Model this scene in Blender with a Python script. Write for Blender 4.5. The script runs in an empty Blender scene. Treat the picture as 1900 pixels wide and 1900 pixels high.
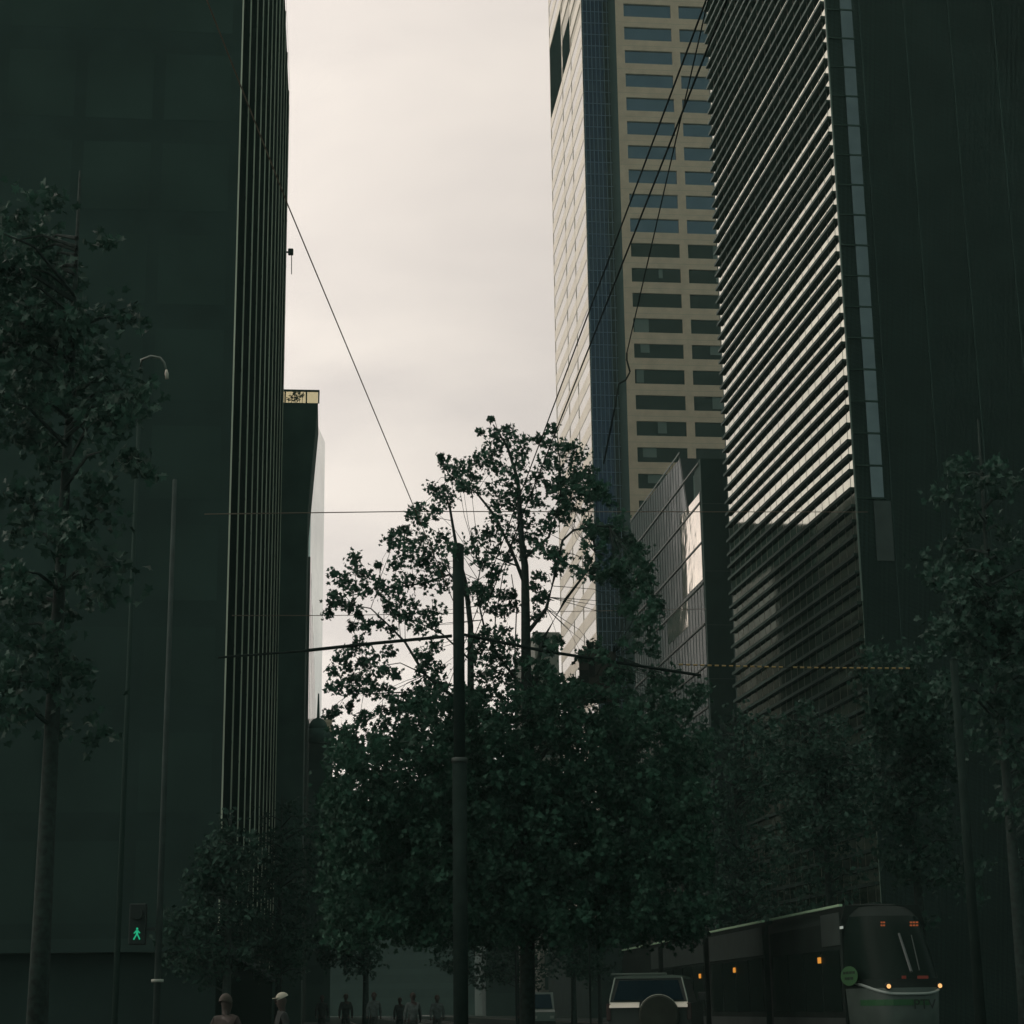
import bpy, bmesh, math, random
from mathutils import Vector, Matrix

# ------------------------------------------------------------------ camera, sky, sun
SC = bpy.context.scene
COL = SC.collection
F = 3469.0                                   # focal length in photo pixels (1900 px wide frame)
CAM = Vector((0, 0, 1.35))
zc = Vector((-174, 13050, -F)).normalized()  # world up seen from the camera
yc = Vector((605 - 950, 950 - 1877, -F)); yc = (yc - zc * yc.dot(zc)).normalized()   # street direction
xc = yc.cross(zc)
ROT = Matrix((xc, yc, zc))
cd = bpy.data.cameras.new('camera'); cam = bpy.data.objects.new('camera', cd); COL.objects.link(cam)
cd.lens = F / 1900 * 36; cd.sensor_width = 36; cd.clip_start = 0.1; cd.clip_end = 6000
cam.matrix_world = Matrix.Translation(CAM) @ ROT.to_4x4()
SC.camera = cam
SC.view_settings.view_transform = 'Standard'; SC.view_settings.look = 'None'
SC.view_settings.exposure = 0.0; SC.view_settings.gamma = 1.0
SUN_AZ, SUN_EL = -52.0, 40.0                 # degrees left of the street, above the horizon
sdir = Vector((math.sin(math.radians(SUN_AZ)) * math.cos(math.radians(SUN_EL)),
               math.cos(math.radians(SUN_AZ)) * math.cos(math.radians(SUN_EL)), math.sin(math.radians(SUN_EL))))
W = bpy.data.worlds.new('World'); SC.world = W; W.use_nodes = True
nt = W.node_tree; nt.nodes.clear()
def N(t, nt_=None, **k):
    n = (nt_ or nt).nodes.new(t)
    for a, b in k.items(): setattr(n, a, b)
    return n
out = N('ShaderNodeOutputWorld'); bg = N('ShaderNodeBackground'); bg.inputs['Strength'].default_value = 0.1
sky = N('ShaderNodeTexSky', sky_type='NISHITA', sun_disc=False, sun_elevation=math.radians(SUN_EL),
        sun_rotation=math.radians(SUN_AZ), air_density=1.0, dust_density=3.0)
tc = N('ShaderNodeTexCoord')
dot = N('ShaderNodeVectorMath', operation='DOT_PRODUCT'); dot.inputs[1].default_value = sdir
nt.links.new(tc.outputs['Generated'], dot.inputs[0])
def M(op, a, b=None, c=None, nt_=None):
    n_ = N('ShaderNodeMath', nt_, operation=op); t = nt_ or nt
    for i, v in enumerate((a, b, c)):
        if v is None: continue
        if isinstance(v, (int, float)): n_.inputs[i].default_value = v
        else: t.links.new(v, n_.inputs[i])
    return n_.outputs[0]
half = M('MULTIPLY_ADD', dot.outputs['Value'], 0.5, 0.5)
lum = M('MULTIPLY_ADD', M('POWER', half, 4.0), 1.54, 0.175)     # overcast sky, brightest round the veiled sun
sep = N('ShaderNodeSeparateXYZ'); nt.links.new(tc.outputs['Generated'], sep.inputs[0])
hor = M('MULTIPLY_ADD', M('POWER', M('SUBTRACT', 1.0, M('MAXIMUM', sep.outputs['Z'], 0.0)), 5.0), 1.25, 0.86)
lum = M('MULTIPLY', lum, hor)
zz = M('MAXIMUM', M('ADD', sep.outputs['Z'], 0.12), 0.05)
cmb = N('ShaderNodeCombineXYZ')
nt.links.new(M('DIVIDE', sep.outputs['X'], zz), cmb.inputs[0]); nt.links.new(M('DIVIDE', sep.outputs['Y'], zz), cmb.inputs[1])
cn = N('ShaderNodeTexNoise'); cn.inputs['Scale'].default_value = 1.9; cn.inputs['Detail'].default_value = 5.0
cn.inputs['Roughness'].default_value = 0.5; cn.inputs['Distortion'].default_value = 0.35
nt.links.new(cmb.outputs[0], cn.inputs['Vector'])
cr = N('ShaderNodeValToRGB')
cr.color_ramp.elements[0].position = 0.37; cr.color_ramp.elements[0].color = (0.90, 0.815, 0.755, 1)
cr.color_ramp.elements[1].position = 0.59; cr.color_ramp.elements[1].color = (1.09, 0.985, 0.89, 1)
nt.links.new(cn.outputs['Fac'], cr.inputs[0])
lum10 = M('MULTIPLY', lum, 10.0)
vm = N('ShaderNodeVectorMath', operation='SCALE'); nt.links.new(cr.outputs[0], vm.inputs[0]); nt.links.new(lum10, vm.inputs['Scale'])
mx = N('ShaderNodeMix', data_type='RGBA'); mx.inputs['Factor'].default_value = 0.96
cool = N('ShaderNodeValToRGB')                      # cloud away from the sun is cooler
cool.color_ramp.elements[0].position = 0.50; cool.color_ramp.elements[0].color = (0.66, 1.0, 0.97, 1)
cool.color_ramp.elements[1].position = 0.76; cool.color_ramp.elements[1].color = (1, 1, 1, 1)
nt.links.new(half, cool.inputs[0])
vc = N('ShaderNodeVectorMath', operation='MULTIPLY'); nt.links.new(vm.outputs[0], vc.inputs[0]); nt.links.new(cool.outputs[0], vc.inputs[1])
nt.links.new(sky.outputs[0], mx.inputs['A']); nt.links.new(vc.outputs[0], mx.inputs['B'])
nt.links.new(mx.outputs['Result'], bg.inputs['Color']); nt.links.new(bg.outputs[0], out.inputs['Surface'])
sl = bpy.data.lights.new('sun', 'SUN'); sl.energy = 1.2; sl.angle = math.radians(14); sl.color = (1.0, 0.93, 0.84)
sun = bpy.data.objects.new('sun', sl); COL.objects.link(sun); sun.rotation_euler = sdir.to_track_quat('Z', 'Y').to_euler()

# ------------------------------------------------------------------ helpers
def ray(px, py): return ROT @ Vector((px - 950, 950 - py, -F))
def at(px, py, Y):
    d = ray(px, py); return CAM + d * (Y / d.y)
def hit(px, py, P, n):
    d = ray(px, py); return CAM + d * ((P - CAM).dot(n) / d.dot(n))
def tag(o, label=None, cat=None, group=None, kind=None):
    if label: o['label'] = label
    if cat: o['category'] = cat
    if group: o['group'] = group
    if kind: o['kind'] = kind
    return o
def empty(name, loc, label=None, cat=None, group=None, rz=0.0):
    o = bpy.data.objects.new(name, None); COL.objects.link(o); o.location = loc; o.rotation_euler = (0, 0, rz)
    o.empty_display_size = 0.3
    return tag(o, label, cat, group)
MATS = {}
def mat(name, col, rough=0.7, metal=0.0, var=0.0, scale=1.0, bump=0.0, emit=None, spec=0.5, col2=None, stretch=None):
    if name in MATS: return MATS[name]
    m = bpy.data.materials.new(name); m.use_nodes = True; t = m.node_tree; b = t.nodes['Principled BSDF']
    b.inputs['Base Color'].default_value = (*col, 1); b.inputs['Roughness'].default_value = rough
    b.inputs['Metallic'].default_value = metal; b.inputs['Specular IOR Level'].default_value = spec
    if var > 0 or col2 or bump > 0:
        tx = N('ShaderNodeTexCoord', t); mp = N('ShaderNodeMapping', t); ns = N('ShaderNodeTexNoise', t)
        if stretch: mp.inputs['Scale'].default_value = stretch
        ns.inputs['Scale'].default_value = scale; ns.inputs['Detail'].default_value = 6
        t.links.new(tx.outputs['Object'], mp.inputs[0]); t.links.new(mp.outputs[0], ns.inputs['Vector'])
        if var > 0 or col2:
            r = N('ShaderNodeValToRGB', t); c2 = col2 or tuple(c * (1 - var) for c in col)
            c1 = col if col2 else tuple(min(1, c * (1 + var)) for c in col)
            r.color_ramp.elements[0].position = 0.33; r.color_ramp.elements[0].color = (*c2, 1)
            r.color_ramp.elements[1].position = 0.67; r.color_ramp.elements[1].color = (*c1, 1)
            t.links.new(ns.outputs['Fac'], r.inputs[0]); t.links.new(r.outputs[0], b.inputs['Base Color'])
        if bump > 0:
            bp = N('ShaderNodeBump', t); bp.inputs['Strength'].default_value = 1.0; bp.inputs['Distance'].default_value = bump
            t.links.new(ns.outputs['Fac'], bp.inputs['Height']); t.links.new(bp.outputs[0], b.inputs['Normal'])
    if emit:
        b.inputs['Emission Color'].default_value = (*emit[:3], 1); b.inputs['Emission Strength'].default_value = emit[3]
    MATS[name] = m; return m

class Frame:
    """local axes: u along a wall, n out of it, z up"""
    def __init__(s, o, u, n): s.o = Vector(o); s.u = Vector(u).normalized(); s.n = Vector(n).normalized()
    def p(s, a, b, c): return s.o + s.u * a + s.n * b + Vector((0, 0, c))
    def q(s, px, py):                        # pixel -> (u, z) on the wall plane
        h = hit(px, py, s.o, s.n); return (h - s.o).dot(s.u), h.z - s.o.z
WORLD = Frame((0, 0, 0), (1, 0, 0), (0, 1, 0))
class MB:
    def __init__(s, fr=WORLD): s.bm = bmesh.new(); s.fr = fr
    def box(s, u0, u1, n0, n1, z0, z1, bev=0.0, fr=None):
        f = fr or s.fr
        vs = [s.bm.verts.new(f.p(a, b, c)) for c in (z0, z1) for b in (n0, n1) for a in (u0, u1)]
        fs = [s.bm.faces.new([vs[i] for i in q]) for q in ((0, 2, 3, 1), (4, 5, 7, 6), (0, 1, 5, 4), (2, 6, 7, 3), (0, 4, 6, 2), (1, 3, 7, 5))]
        if bev > 0:
            es = list({e for f_ in fs for e in f_.edges})
            bmesh.ops.bevel(s.bm, geom=es, offset=bev, segments=2, affect='EDGES', profile=0.6)
        return s
    def poly(s, pts):
        s.bm.faces.new([s.bm.verts.new(p) for p in pts]); return s
    def prism(s, pts, vec):
        a = [s.bm.verts.new(p) for p in pts]; b = [s.bm.verts.new(Vector(p) + Vector(vec)) for p in pts]; n = len(a)
        s.bm.faces.new(a); s.bm.faces.new(b[::-1])
        for i in range(n): s.bm.faces.new((a[i], b[i], b[(i + 1) % n], a[(i + 1) % n]))
        return s
    def tube(s, pts, r, seg=8, cap=True):
        pts = [Vector(p) for p in pts]; rs = r if isinstance(r, (list, tuple)) else [r] * len(pts); rings = []
        for i, p in enumerate(pts):
            d = (pts[min(i + 1, len(pts) - 1)] - pts[max(i - 1, 0)]).normalized()
            a = d.cross(Vector((0, 0, 1)) if abs(d.z) < 0.9 else Vector((1, 0, 0))).normalized(); b = d.cross(a)
            rings.append([s.bm.verts.new(p + (a * math.cos(2 * math.pi * k / seg) + b * math.sin(2 * math.pi * k / seg)) * rs[i]) for k in range(seg)])
        for i in range(len(rings) - 1):
            for k in range(seg): s.bm.faces.new((rings[i][k], rings[i][(k + 1) % seg], rings[i + 1][(k + 1) % seg], rings[i + 1][k]))
        if cap: s.bm.faces.new(rings[0]); s.bm.faces.new(rings[-1][::-1])
        return s
    def build(s, name, m, parent=None, smooth=False):
        bmesh.ops.recalc_face_normals(s.bm, faces=s.bm.faces[:])
        me = bpy.data.meshes.new(name); s.bm.to_mesh(me); s.bm.free()
        if smooth:
            for p in me.polygons: p.use_smooth = True
        if m: me.materials.append(m)
        o = bpy.data.objects.new(name, me); COL.objects.link(o)
        if parent:
            o.parent = parent
            inv = Matrix.LocRotScale(PARENT_W(parent)[0], PARENT_W(parent)[1], None).inverted()
            me.transform(inv)
        return o
def PARENT_W(p):                             # world location/rotation of a thing or of a part under it
    while p.parent: p = p.parent
    return p.location, p.rotation_euler.to_quaternion()
def copy_tree(o, parent=None):
    c = o.copy(); COL.objects.link(c); c.parent = parent
    for ch in list(o.children): copy_tree(ch, c)
    return c

# ------------------------------------------------------------------ materials
DARK = mat('dark_facade', (0.038, 0.066, 0.058), 0.85, var=0.2, scale=0.15, spec=0.15)
DARK2 = mat('dark_facade_panel', (0.031, 0.054, 0.048), 0.85, var=0.15, scale=0.4, spec=0.1)
BLACKW = mat('black_cladding', (0.060, 0.105, 0.090), 0.9, var=0.2, scale=0.3, spec=0.1)
FIN = mat('pale_metal_fin', (0.60, 0.63, 0.50), 0.6, var=0.25, scale=0.12)
GREY = mat('grey_concrete', (0.20, 0.20, 0.17), 0.8, var=0.2, scale=0.3)
BEIGE = mat('beige_stone', (0.54, 0.405, 0.30), 0.8, var=0.10, scale=0.6)
PALE = mat('pale_stone', (0.66, 0.60, 0.52), 0.75, var=0.06, scale=0.3)
PALE2 = mat('pale_stone_joint', (0.42, 0.385, 0.33), 0.8)
METAL = mat('dark_steel', (0.035, 0.055, 0.046), 0.6, 0.2, var=0.2, scale=4)
WIRE = mat('wire_black', (0.02, 0.03, 0.026), 0.9, spec=0.1)
BWIRE = mat('brown_wire', (0.20, 0.13, 0.09), 0.6)
BARK = mat('bark', (0.021, 0.037, 0.031), 0.9, var=0.4, scale=9, bump=0.01)
RUB = mat('rubber', (0.02, 0.022, 0.02), 0.8)
def mirror(name, tint, rough, wave, scale, panel=None, dark=None):
    """reflective glazing: slightly uneven panes, a tint that changes pane by pane"""
    m = bpy.data.materials.new(name); m.use_nodes = True; t = m.node_tree; b = t.nodes['Principled BSDF']
    b.inputs['Metallic'].default_value = 1.0; b.inputs['Roughness'].default_value = rough
    tx = N('ShaderNodeTexCoord', t); ns = N('ShaderNodeTexNoise', t); ns.inputs['Scale'].default_value = scale
    t.links.new(tx.outputs['Object'], ns.inputs['Vector'])
    r = N('ShaderNodeValToRGB', t); r.color_ramp.elements[0].position = 0.3; r.color_ramp.elements[1].position = 0.7
    r.color_ramp.elements[0].color = (*[c * 0.8 for c in tint], 1); r.color_ramp.elements[1].color = (*tint, 1)
    t.links.new(ns.outputs['Fac'], r.inputs[0]); t.links.new(r.outputs[0], b.inputs['Base Color'])
    bp = N('ShaderNodeBump', t); bp.inputs['Distance'].default_value = wave; t.links.new(ns.outputs['Fac'], bp.inputs['Height'])
    t.links.new(bp.outputs[0], b.inputs['Normal']); return m
TGLASS = mirror('tower_glass', (0.455, 0.46, 0.375), 0.04, 0.004, 0.5)
BLUEGL = mirror('blue_glass', (0.012, 0.028, 0.085), 0.12, 0.01, 0.3)
WINB = mirror('window_sky_reflection', (0.15, 0.20, 0.27), 0.2, 0.01, 0.4)  # upper panes: the reflected sky is put into the tint
WIND = mirror('window_dark_reflection', (0.015, 0.022, 0.020), 0.25, 0.01, 0.9)  # lower panes: dark reflected buildings are put into the tint
PALEGL = mirror('pale_window_glass', (0.34, 0.325, 0.30), 0.15, 0.01, 0.4)
PYRG = mirror('smoked_glass', (0.016, 0.032, 0.031), 0.12, 0.02, 0.35)
PYRG.node_tree.nodes['Principled BSDF'].inputs['Metallic'].default_value = 0.0
PYRG.node_tree.nodes['Principled BSDF'].inputs['Specular IOR Level'].default_value = 0.22
WAVY = mirror('bright_reflection_glass', (0.80, 0.71, 0.61), 0.04, 0.012, 0.4)
FRONTG = mirror('front_strip_glass', (0.24, 0.27, 0.29), 0.3, 0.01, 0.8)
CARGL = mirror('car_glass', (0.012, 0.024, 0.03), 0.15, 0.004, 1.2)

# ------------------------------------------------------------------ ground
def sheet(name, x0, x1, y0, y1, z, m):
    o = MB().poly([(x0, y0, z), (x1, y0, z), (x1, y1, z), (x0, y1, z)]).build(name, m); tag(o, kind='structure'); return o
sheet('ground', -1500, 1500, -60, 2500, -0.05, mat('ground_paving', (0.03, 0.04, 0.035), 1.0, var=0.3, scale=0.3, spec=0.0))
sheet('road', 3.0, 24.0, -50, 1200, -0.02, mat('asphalt', (0.03, 0.038, 0.035), 1.0, spec=0.0, var=0.3, scale=3, bump=0.004))
PAVE = mat('bluestone_paving', (0.05, 0.06, 0.056), 1.0, spec=0.0, var=0.25, scale=2)
tag(MB().box(-4.2, 2.85, -50, 1200, -0.05, 0.10).build('pavement', PAVE), kind='structure')
tag(MB().box(24.15, 31, -50, 1200, -0.05, 0.10).build('pavement', PAVE), kind='structure')
KERB = mat('kerb_stone', (0.13, 0.135, 0.125), 0.8, var=0.2, scale=3)
tag(MB().box(2.85, 3.0, -50, 1200, -0.05, 0.103).build('kerb', KERB), kind='structure')
tag(MB().box(24.0, 24.15, -50, 1200, -0.05, 0.103).build('kerb', KERB), kind='structure')
PAINT = mat('road_paint', (0.55, 0.55, 0.5), 0.7, var=0.15, scale=4)
b = MB()
for y in range(0, 400, 9): b.poly([(8.9, y, -0.016), (9.02, y, -0.016), (9.02, y + 3, -0.016), (8.9, y + 3, -0.016)])
tag(b.build('road_marking', PAINT), kind='structure')
b = MB()
for x in (10.0, 11.43, 12.75, 14.18): b.box(x, x + 0.07, -50, 600, -0.03, -0.008)
tag(b.build('tram_rail', mat('rail_steel', (0.25, 0.25, 0.25), 0.35, 0.9)), kind='structure')

hb = bpy.data.materials.new('lift_haze'); hb.use_nodes = True; ht = hb.node_tree; ht.nodes.clear()  # thin teal volume added to lift the dark tones
ho = N('ShaderNodeOutputMaterial', ht); hv = N('ShaderNodeVolumePrincipled', ht)
hv.inputs['Color'].default_value = (0.62, 0.94, 0.84, 1); hv.inputs['Density'].default_value = 0.0003
ht.links.new(hv.outputs[0], ho.inputs['Volume'])
tag(MB().box(-1510, 1510, -70, 2510, -1.05, 122).build('lift_haze', hb), kind='stuff')

# ------------------------------------------------------------------ left: office block with pale fins
c0 = at(424.7, 950, 74); XL = c0.x
def lx_at(px, py=950): return hit(px, py, Vector((XL, 0, 0)), Vector((1, 0, 0)))
fx = [424.7, 439.5, 452.5, 464.3, 474.2, 482.6, 490.6, 497.8, 504.7, 510.2, 515.3, 520.3]
ys = [74 + i * (lx_at(520.3).y - 74) / 11 for i in range(12)]
YEND = ys[-1] + 3.0
office = empty('office_block', (XL, 74, 0), 'black office block lined with thin pale vertical fins on its street side', 'building')
b = MB(); b.box(-70, XL - 0.02, 74.0, YEND, 0, 78); b.build('wall', DARK2, office)
MB().box(XL - 0.02, XL, 74.0, YEND, 0, 78).build('side_glazing', mat('side_glazing', (0.012, 0.022, 0.018), 0.9, spec=0.0), office)
for i, y in enumerate(ys):
    MB().box(XL + 0.002, XL + 0.062, y, y + 0.12, 4.2, 78).build('fin', FIN, office)
b = MB()
for k in range(1, 20): b.box(XL + 0.001, XL + 0.012, 74.3, YEND, 4.2 * k - 0.12, 4.2 * k)
b.build('floor_edges', mat('floor_edge', (0.014, 0.024, 0.02), 0.9, spec=0.0), office)
b = MB()
for k in range(1, 18):
    for i in range(20):
        b.box(XL - 3.2 - i * 3.3, XL - 0.4 - i * 3.3, 73.994, 74.0, 4.2 * k + 0.5, 4.2 * k + 3.6)
b.build('front_glazing', mat('front_glazing', (0.034, 0.060, 0.052), 0.8, spec=0.1, var=0.2, scale=0.2), office)
b = MB(); b.box(-70, XL + 0.3, 73.2, YEND, 3.6, 4.1); b.build('canopy', DARK, office)
# small camera box, not a lamp, at its far corner
pf = at(540, 468, YEND - 1)
fl = empty('facade_camera', (XL, pf.y, pf.z), 'small black camera box on a bracket sticking out of the finned office block', 'security camera')
MB().box(XL, pf.x - 0.1, pf.y - 0.06, pf.y + 0.06, pf.z - 0.06, pf.z + 0.06).build('bracket', METAL, fl)
b = MB(); b.box(pf.x - 0.25, pf.x + 0.2, pf.y - 0.3, pf.y + 0.3, pf.z - 0.2, pf.z + 0.25, 0.08); b.build('fixture_head', METAL, fl)
MB().tube([(pf.x + 0.05, pf.y, pf.z - 0.2), (pf.x + 0.08, pf.y, pf.z - 2.0)], 0.035).build('hanging_rod', METAL, fl)

# ------------------------------------------------------------------ left: black building with a leaning top and roof screen
YB = YEND + 4
def xz(px, py, Y): p = at(px, py, Y); return (p.x, p.z)
blk = empty('black_building', (-6, YB, 0), 'black windowless building with a flared top and a glazed roof terrace', 'building')
pr = [(-34, 0)] + [(xz(562, 1650, YB)[0], 0)] + [xz(562, 1450, YB), xz(571, 950, YB), xz(590, 748, YB)] + [(-34, xz(527, 748, YB)[1])]
MB().prism([(x, YB, z) for x, z in pr], (0, 9, 0)).build('wall', BLACKW, blk)
tz0 = xz(590, 748, YB)[1]; tz1 = xz(593, 724, YB)[1]; tx = xz(593, 724, YB)[0]
fr_ = MB(); fr_.box(-12, tx, YB - 0.02, YB + 0.14, tz1 - 0.14, tz1 + 0.02)
for px in (529, 568.5, 591.5):
    x = xz(px, 736, YB)[0]; fr_.box(x - 0.06, x + 0.06, YB, YB + 0.12, tz0, tz1 - 0.14)
fr_.box(tx - 0.12, tx, YB + 0.15, YB + 1, tz1 - 0.14, tz1 + 0.02)
fr_.build('screen_frame', BLACKW, blk)
gm = bpy.data.materials.new('screen_glass'); gm.use_nodes = True; g = gm.node_tree; g.nodes.clear()
o_ = N('ShaderNodeOutputMaterial', g); tr = N('ShaderNodeBsdfTransparent', g); tr.inputs[0].default_value = (0.80, 0.76, 0.60, 1)
gl = N('ShaderNodeBsdfGlossy', g); gl.inputs['Roughness'].default_value = 0.1; ms = N('ShaderNodeMixShader', g); ms.inputs[0].default_value = 0.06
g.links.new(tr.outputs[0], ms.inputs[1]); g.links.new(gl.outputs[0], ms.inputs[2]); g.links.new(ms.outputs[0], o_.inputs[0])
MB().box(-12, tx - 0.13, YB + 0.05, YB + 0.07, tz0, tz1 - 0.14).build('screen_glass', gm, blk)

# ------------------------------------------------------------------ distant left buildings
FARP = mat('far_pale_render', (0.60, 0.55, 0.47), 0.85, var=0.08, scale=0.05)
FARW = mat('far_window', (0.30, 0.29, 0.27), 0.5)
def far_block(name, px0, px1, ptop, Y, depth, m, wm, label, nw=0, steps=()):
    e = empty(name, (at((px0 + px1) / 2, 1870, Y).x, Y, 0), label, 'building')
    x0 = at(px0, (ptop + 1870) / 2, Y).x; x1 = at(px1, (ptop + 1870) / 2, Y).x; h = at((px0 + px1) / 2, ptop, Y).z
    b = MB(); b.box(x0, x1, Y, Y + depth, 0, h); b.build('wall', m, e)
    b = MB(); b.box(x0 - 0.2, x1 + 0.2, Y - 0.2, Y + depth, h, h + 0.7); b.build('parapet', m, e)
    if nw:
        nf = int(h / 3.8)
        for k in range(min(nf - 1, 30)):
            if 3.8 * k + 7.2 > h: break
            MB().box(x0 + 0.8, x1 - 0.8, Y - 0.06, Y, 3.8 * k + 4.6, 3.8 * k + 6.9).build('window_band', wm, e)
    return e
def glazed(name, tint): return mirror(name, tint, 0.12, 0.02, 0.1)
pt = empty('pale_tower', (-6, 400, 0), 'very pale far tower fading into the sky beyond the black building', 'building')
h = at(585, 792, 410).z; xs_ = [at(540, 1200, 400).x, at(573, 1200, 400).x, at(598, 1200, 422).x, at(540, 1200, 422).x]
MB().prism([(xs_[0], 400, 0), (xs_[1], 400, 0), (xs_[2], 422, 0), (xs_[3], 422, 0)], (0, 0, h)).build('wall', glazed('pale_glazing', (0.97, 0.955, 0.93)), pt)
gb = empty('side_street_block', (-5, 222, 0), 'slim pale block whose edge shows just past the black building', 'building')
hB = at(580, 1033, 222).z
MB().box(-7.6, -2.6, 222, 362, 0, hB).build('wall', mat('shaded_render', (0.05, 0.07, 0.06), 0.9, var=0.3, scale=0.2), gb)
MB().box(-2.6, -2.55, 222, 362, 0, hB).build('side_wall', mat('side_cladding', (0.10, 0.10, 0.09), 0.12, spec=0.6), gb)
b = MB()
for k_ in range(7): b.box(-2.55, -2.53, 232 + k_ * 19.5, 236 + k_ * 19.5, 0, hB + 0.3)
b.build('piers', mat('pier_grey', (0.10, 0.095, 0.085), 0.25), gb)
def plain(name, x0, x1, y0, y1, h, m, label):
    e = empty(name, ((x0 + x1) / 2, y0, 0), label, 'building'); b = MB(); b.box(x0, x1, y0, y1, 0, h); b.build('wall', m, e)
    b = MB(); n_ = int(h / 4)
    for k_ in range(1, n_): b.box(x1, x1 + 0.05, y0 + 0.5, y1 - 0.5, 4 * k_, 4 * k_ + 1.8)
    b.build('window_bands', m2_, e); return e
m2_ = mat('reflected_windows', (0.02, 0.03, 0.027), 0.6)
plain('terrace_block', -34, -8, YB + 9.2, 221.8, 60.5, mat('mottled_grey', (0.16, 0.18, 0.16), 0.9, var=0.5, scale=0.25), 'mottled grey block mirrored in the lowest bright panes of the louvred tower')
plain('middle_block', -34, -8, 292, 318, 79, DARK2, 'dark block mirrored below the bright strip of the glass building')
plain('tall_block', -12.6, -9, 351, 440, 113, DARK2, 'tall dark block mirrored in the smoked glass building')
far_block('grey_block', 573, 611, 1341, 330, 30, mat('far_grey', (0.75, 0.66, 0.52), 0.85, var=0.1, scale=0.1), FARW, 'flat grey block standing behind the dark domed building', 0)
dm = far_block('domed_building', 545, 615, 1368, 240, 20, DARK, DARK2, 'dark old building crowned by a little dome and a thin spire', 5)
dp = at(590, 1368, 238.5); b = MB()
k = []
for i in range(7):
    a = i / 6 * math.pi / 2; k.append(((dp.x, 238.5, dp.z + 1.0 + math.sin(a) * 1.5), max(0.06, math.cos(a) * 1.25)))
b.tube([k_[0] for k_ in k], [k_[1] for k_ in k], 14); b.tube([(dp.x, 238.5, dp.z - 0.6), (dp.x, 238.5, dp.z + 1.0)], 1.35, 14)
b.build('dome', BLACKW, dm, True)
sp = at(591, 1287, 238.5)
MB().tube([(dp.x, 238.5, dp.z + 2.3), (dp.x, 238.5, sp.z)], [0.24, 0.10], 6).build('spire', BLACKW, dm)
q = at(608, 1362, 239); b = MB(); b.tube([(q.x, 239, dp.z - 0.5), (q.x, 239, dp.z + 0.5), (q.x, 239, dp.z + 0.95)], [0.7, 0.65, 0.2], 10); b.build('turret', BLACKW, dm)
far_block('horizon_block', 612, 1000, 1490, 520, 40, DARK, DARK2, 'long low dark block closing the far end of the street', 14)
far_block('grey_roofed_block', 998, 1043, 1180, 345, 40, GREY, DARK2, 'grey block whose flat roof shows between the tree trunks', 3)
far_block('dark_infill_block', 900, 1180, 1470, 400, 30, DARK, DARK2, 'dark block half hidden by the lower leaves of the tallest tree', 6)

# ------------------------------------------------------------------ tall beige tower with blue glass corner
def hdir(px):
    d = ray(px, 1877 - (px - 605) * 0.0133); d.z = 0; return d.normalized()
d2 = hdir(563); v2 = Vector((d2.y, -d2.x, 0))          # v2 points right
T2 = empty('stone_tower', (at(1165, 800, 266).x, 266, 0), 'tallest tower, beige stone with ribbon windows and a deep blue glass corner', 'building')
A = at(1165, 800, 266); A.z = 0
FB = Frame(A, v2, -d2)                                   # beige camera-facing wall
zt = [FB.q(1160 + 0.026 * y, y)[1] for y in (6.3, 928)]
ST = (zt[0] - zt[1]) / 20.0; ztop0 = zt[1]
HT = ztop0 + ST * 28
ww = FB.q(1242, 6)[0] - FB.q(1158, 6)[0]
u0 = FB.q(1161, 150)[0]; u1 = FB.q(1249.5, 150)[0]; u2 = FB.q(1264, 150)[0]; bay = u2 - u0
b = MB(FB); b.box(0, bay * 5, -30, -0.5, 0, HT); b.build('core_wall', DARK2, T2)
wh = 0.56 * ST
b = MB(FB)
nlow = int((ztop0) // ST)
zs = [ztop0 + ST * k for k in range(-nlow, 28)]
for k, z in enumerate(zs):
    b.box(0, bay * 5, -0.5, 0, z, z + ST - wh)
b.box(0, bay * 5, -0.5, 0, 0, zs[0] - wh)
for j in range(6):
    a0 = 0 if j == 0 else u0 + bay * j - (u2 - u1); a1 = u0 + bay * j
    if j == 5: a1 = a0 + (u2 - u1)
    for z in zs: b.box(a0, a1, -0.5, -0.002, z - wh, z)
b.build('stone_grid', BEIGE, T2)
b = MB(FB)
for z in zs: b.box(0, bay * 5, -0.01, 0.004, z + 0.42 * (ST - wh), z + 0.42 * (ST - wh) + 0.05)
b.build('panel_joints', mat('stone_joint', (0.30, 0.28, 0.2), 0.8), T2)
rnd = random.Random(4)
BLIND = mat('window_blind', (0.10, 0.13, 0.12), 0.8)
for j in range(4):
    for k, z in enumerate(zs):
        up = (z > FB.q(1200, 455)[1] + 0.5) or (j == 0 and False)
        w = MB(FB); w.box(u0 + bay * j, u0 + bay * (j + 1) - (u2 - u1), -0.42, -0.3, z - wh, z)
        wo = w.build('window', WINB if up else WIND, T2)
        if not up and rnd.random() < 0.75:
            a = rnd.random() * 0.6 * ww; w = MB(FB)
            s = rnd.uniform(0.08, 0.4) * ww; w.box(u0 + bay * j + a, u0 + bay * j + min(a + s, ww * 0.95), -0.3, -0.27, z - wh * rnd.uniform(0.5, 1.0), z - 0.02)
            w.build('blind', BLIND, wo)
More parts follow.
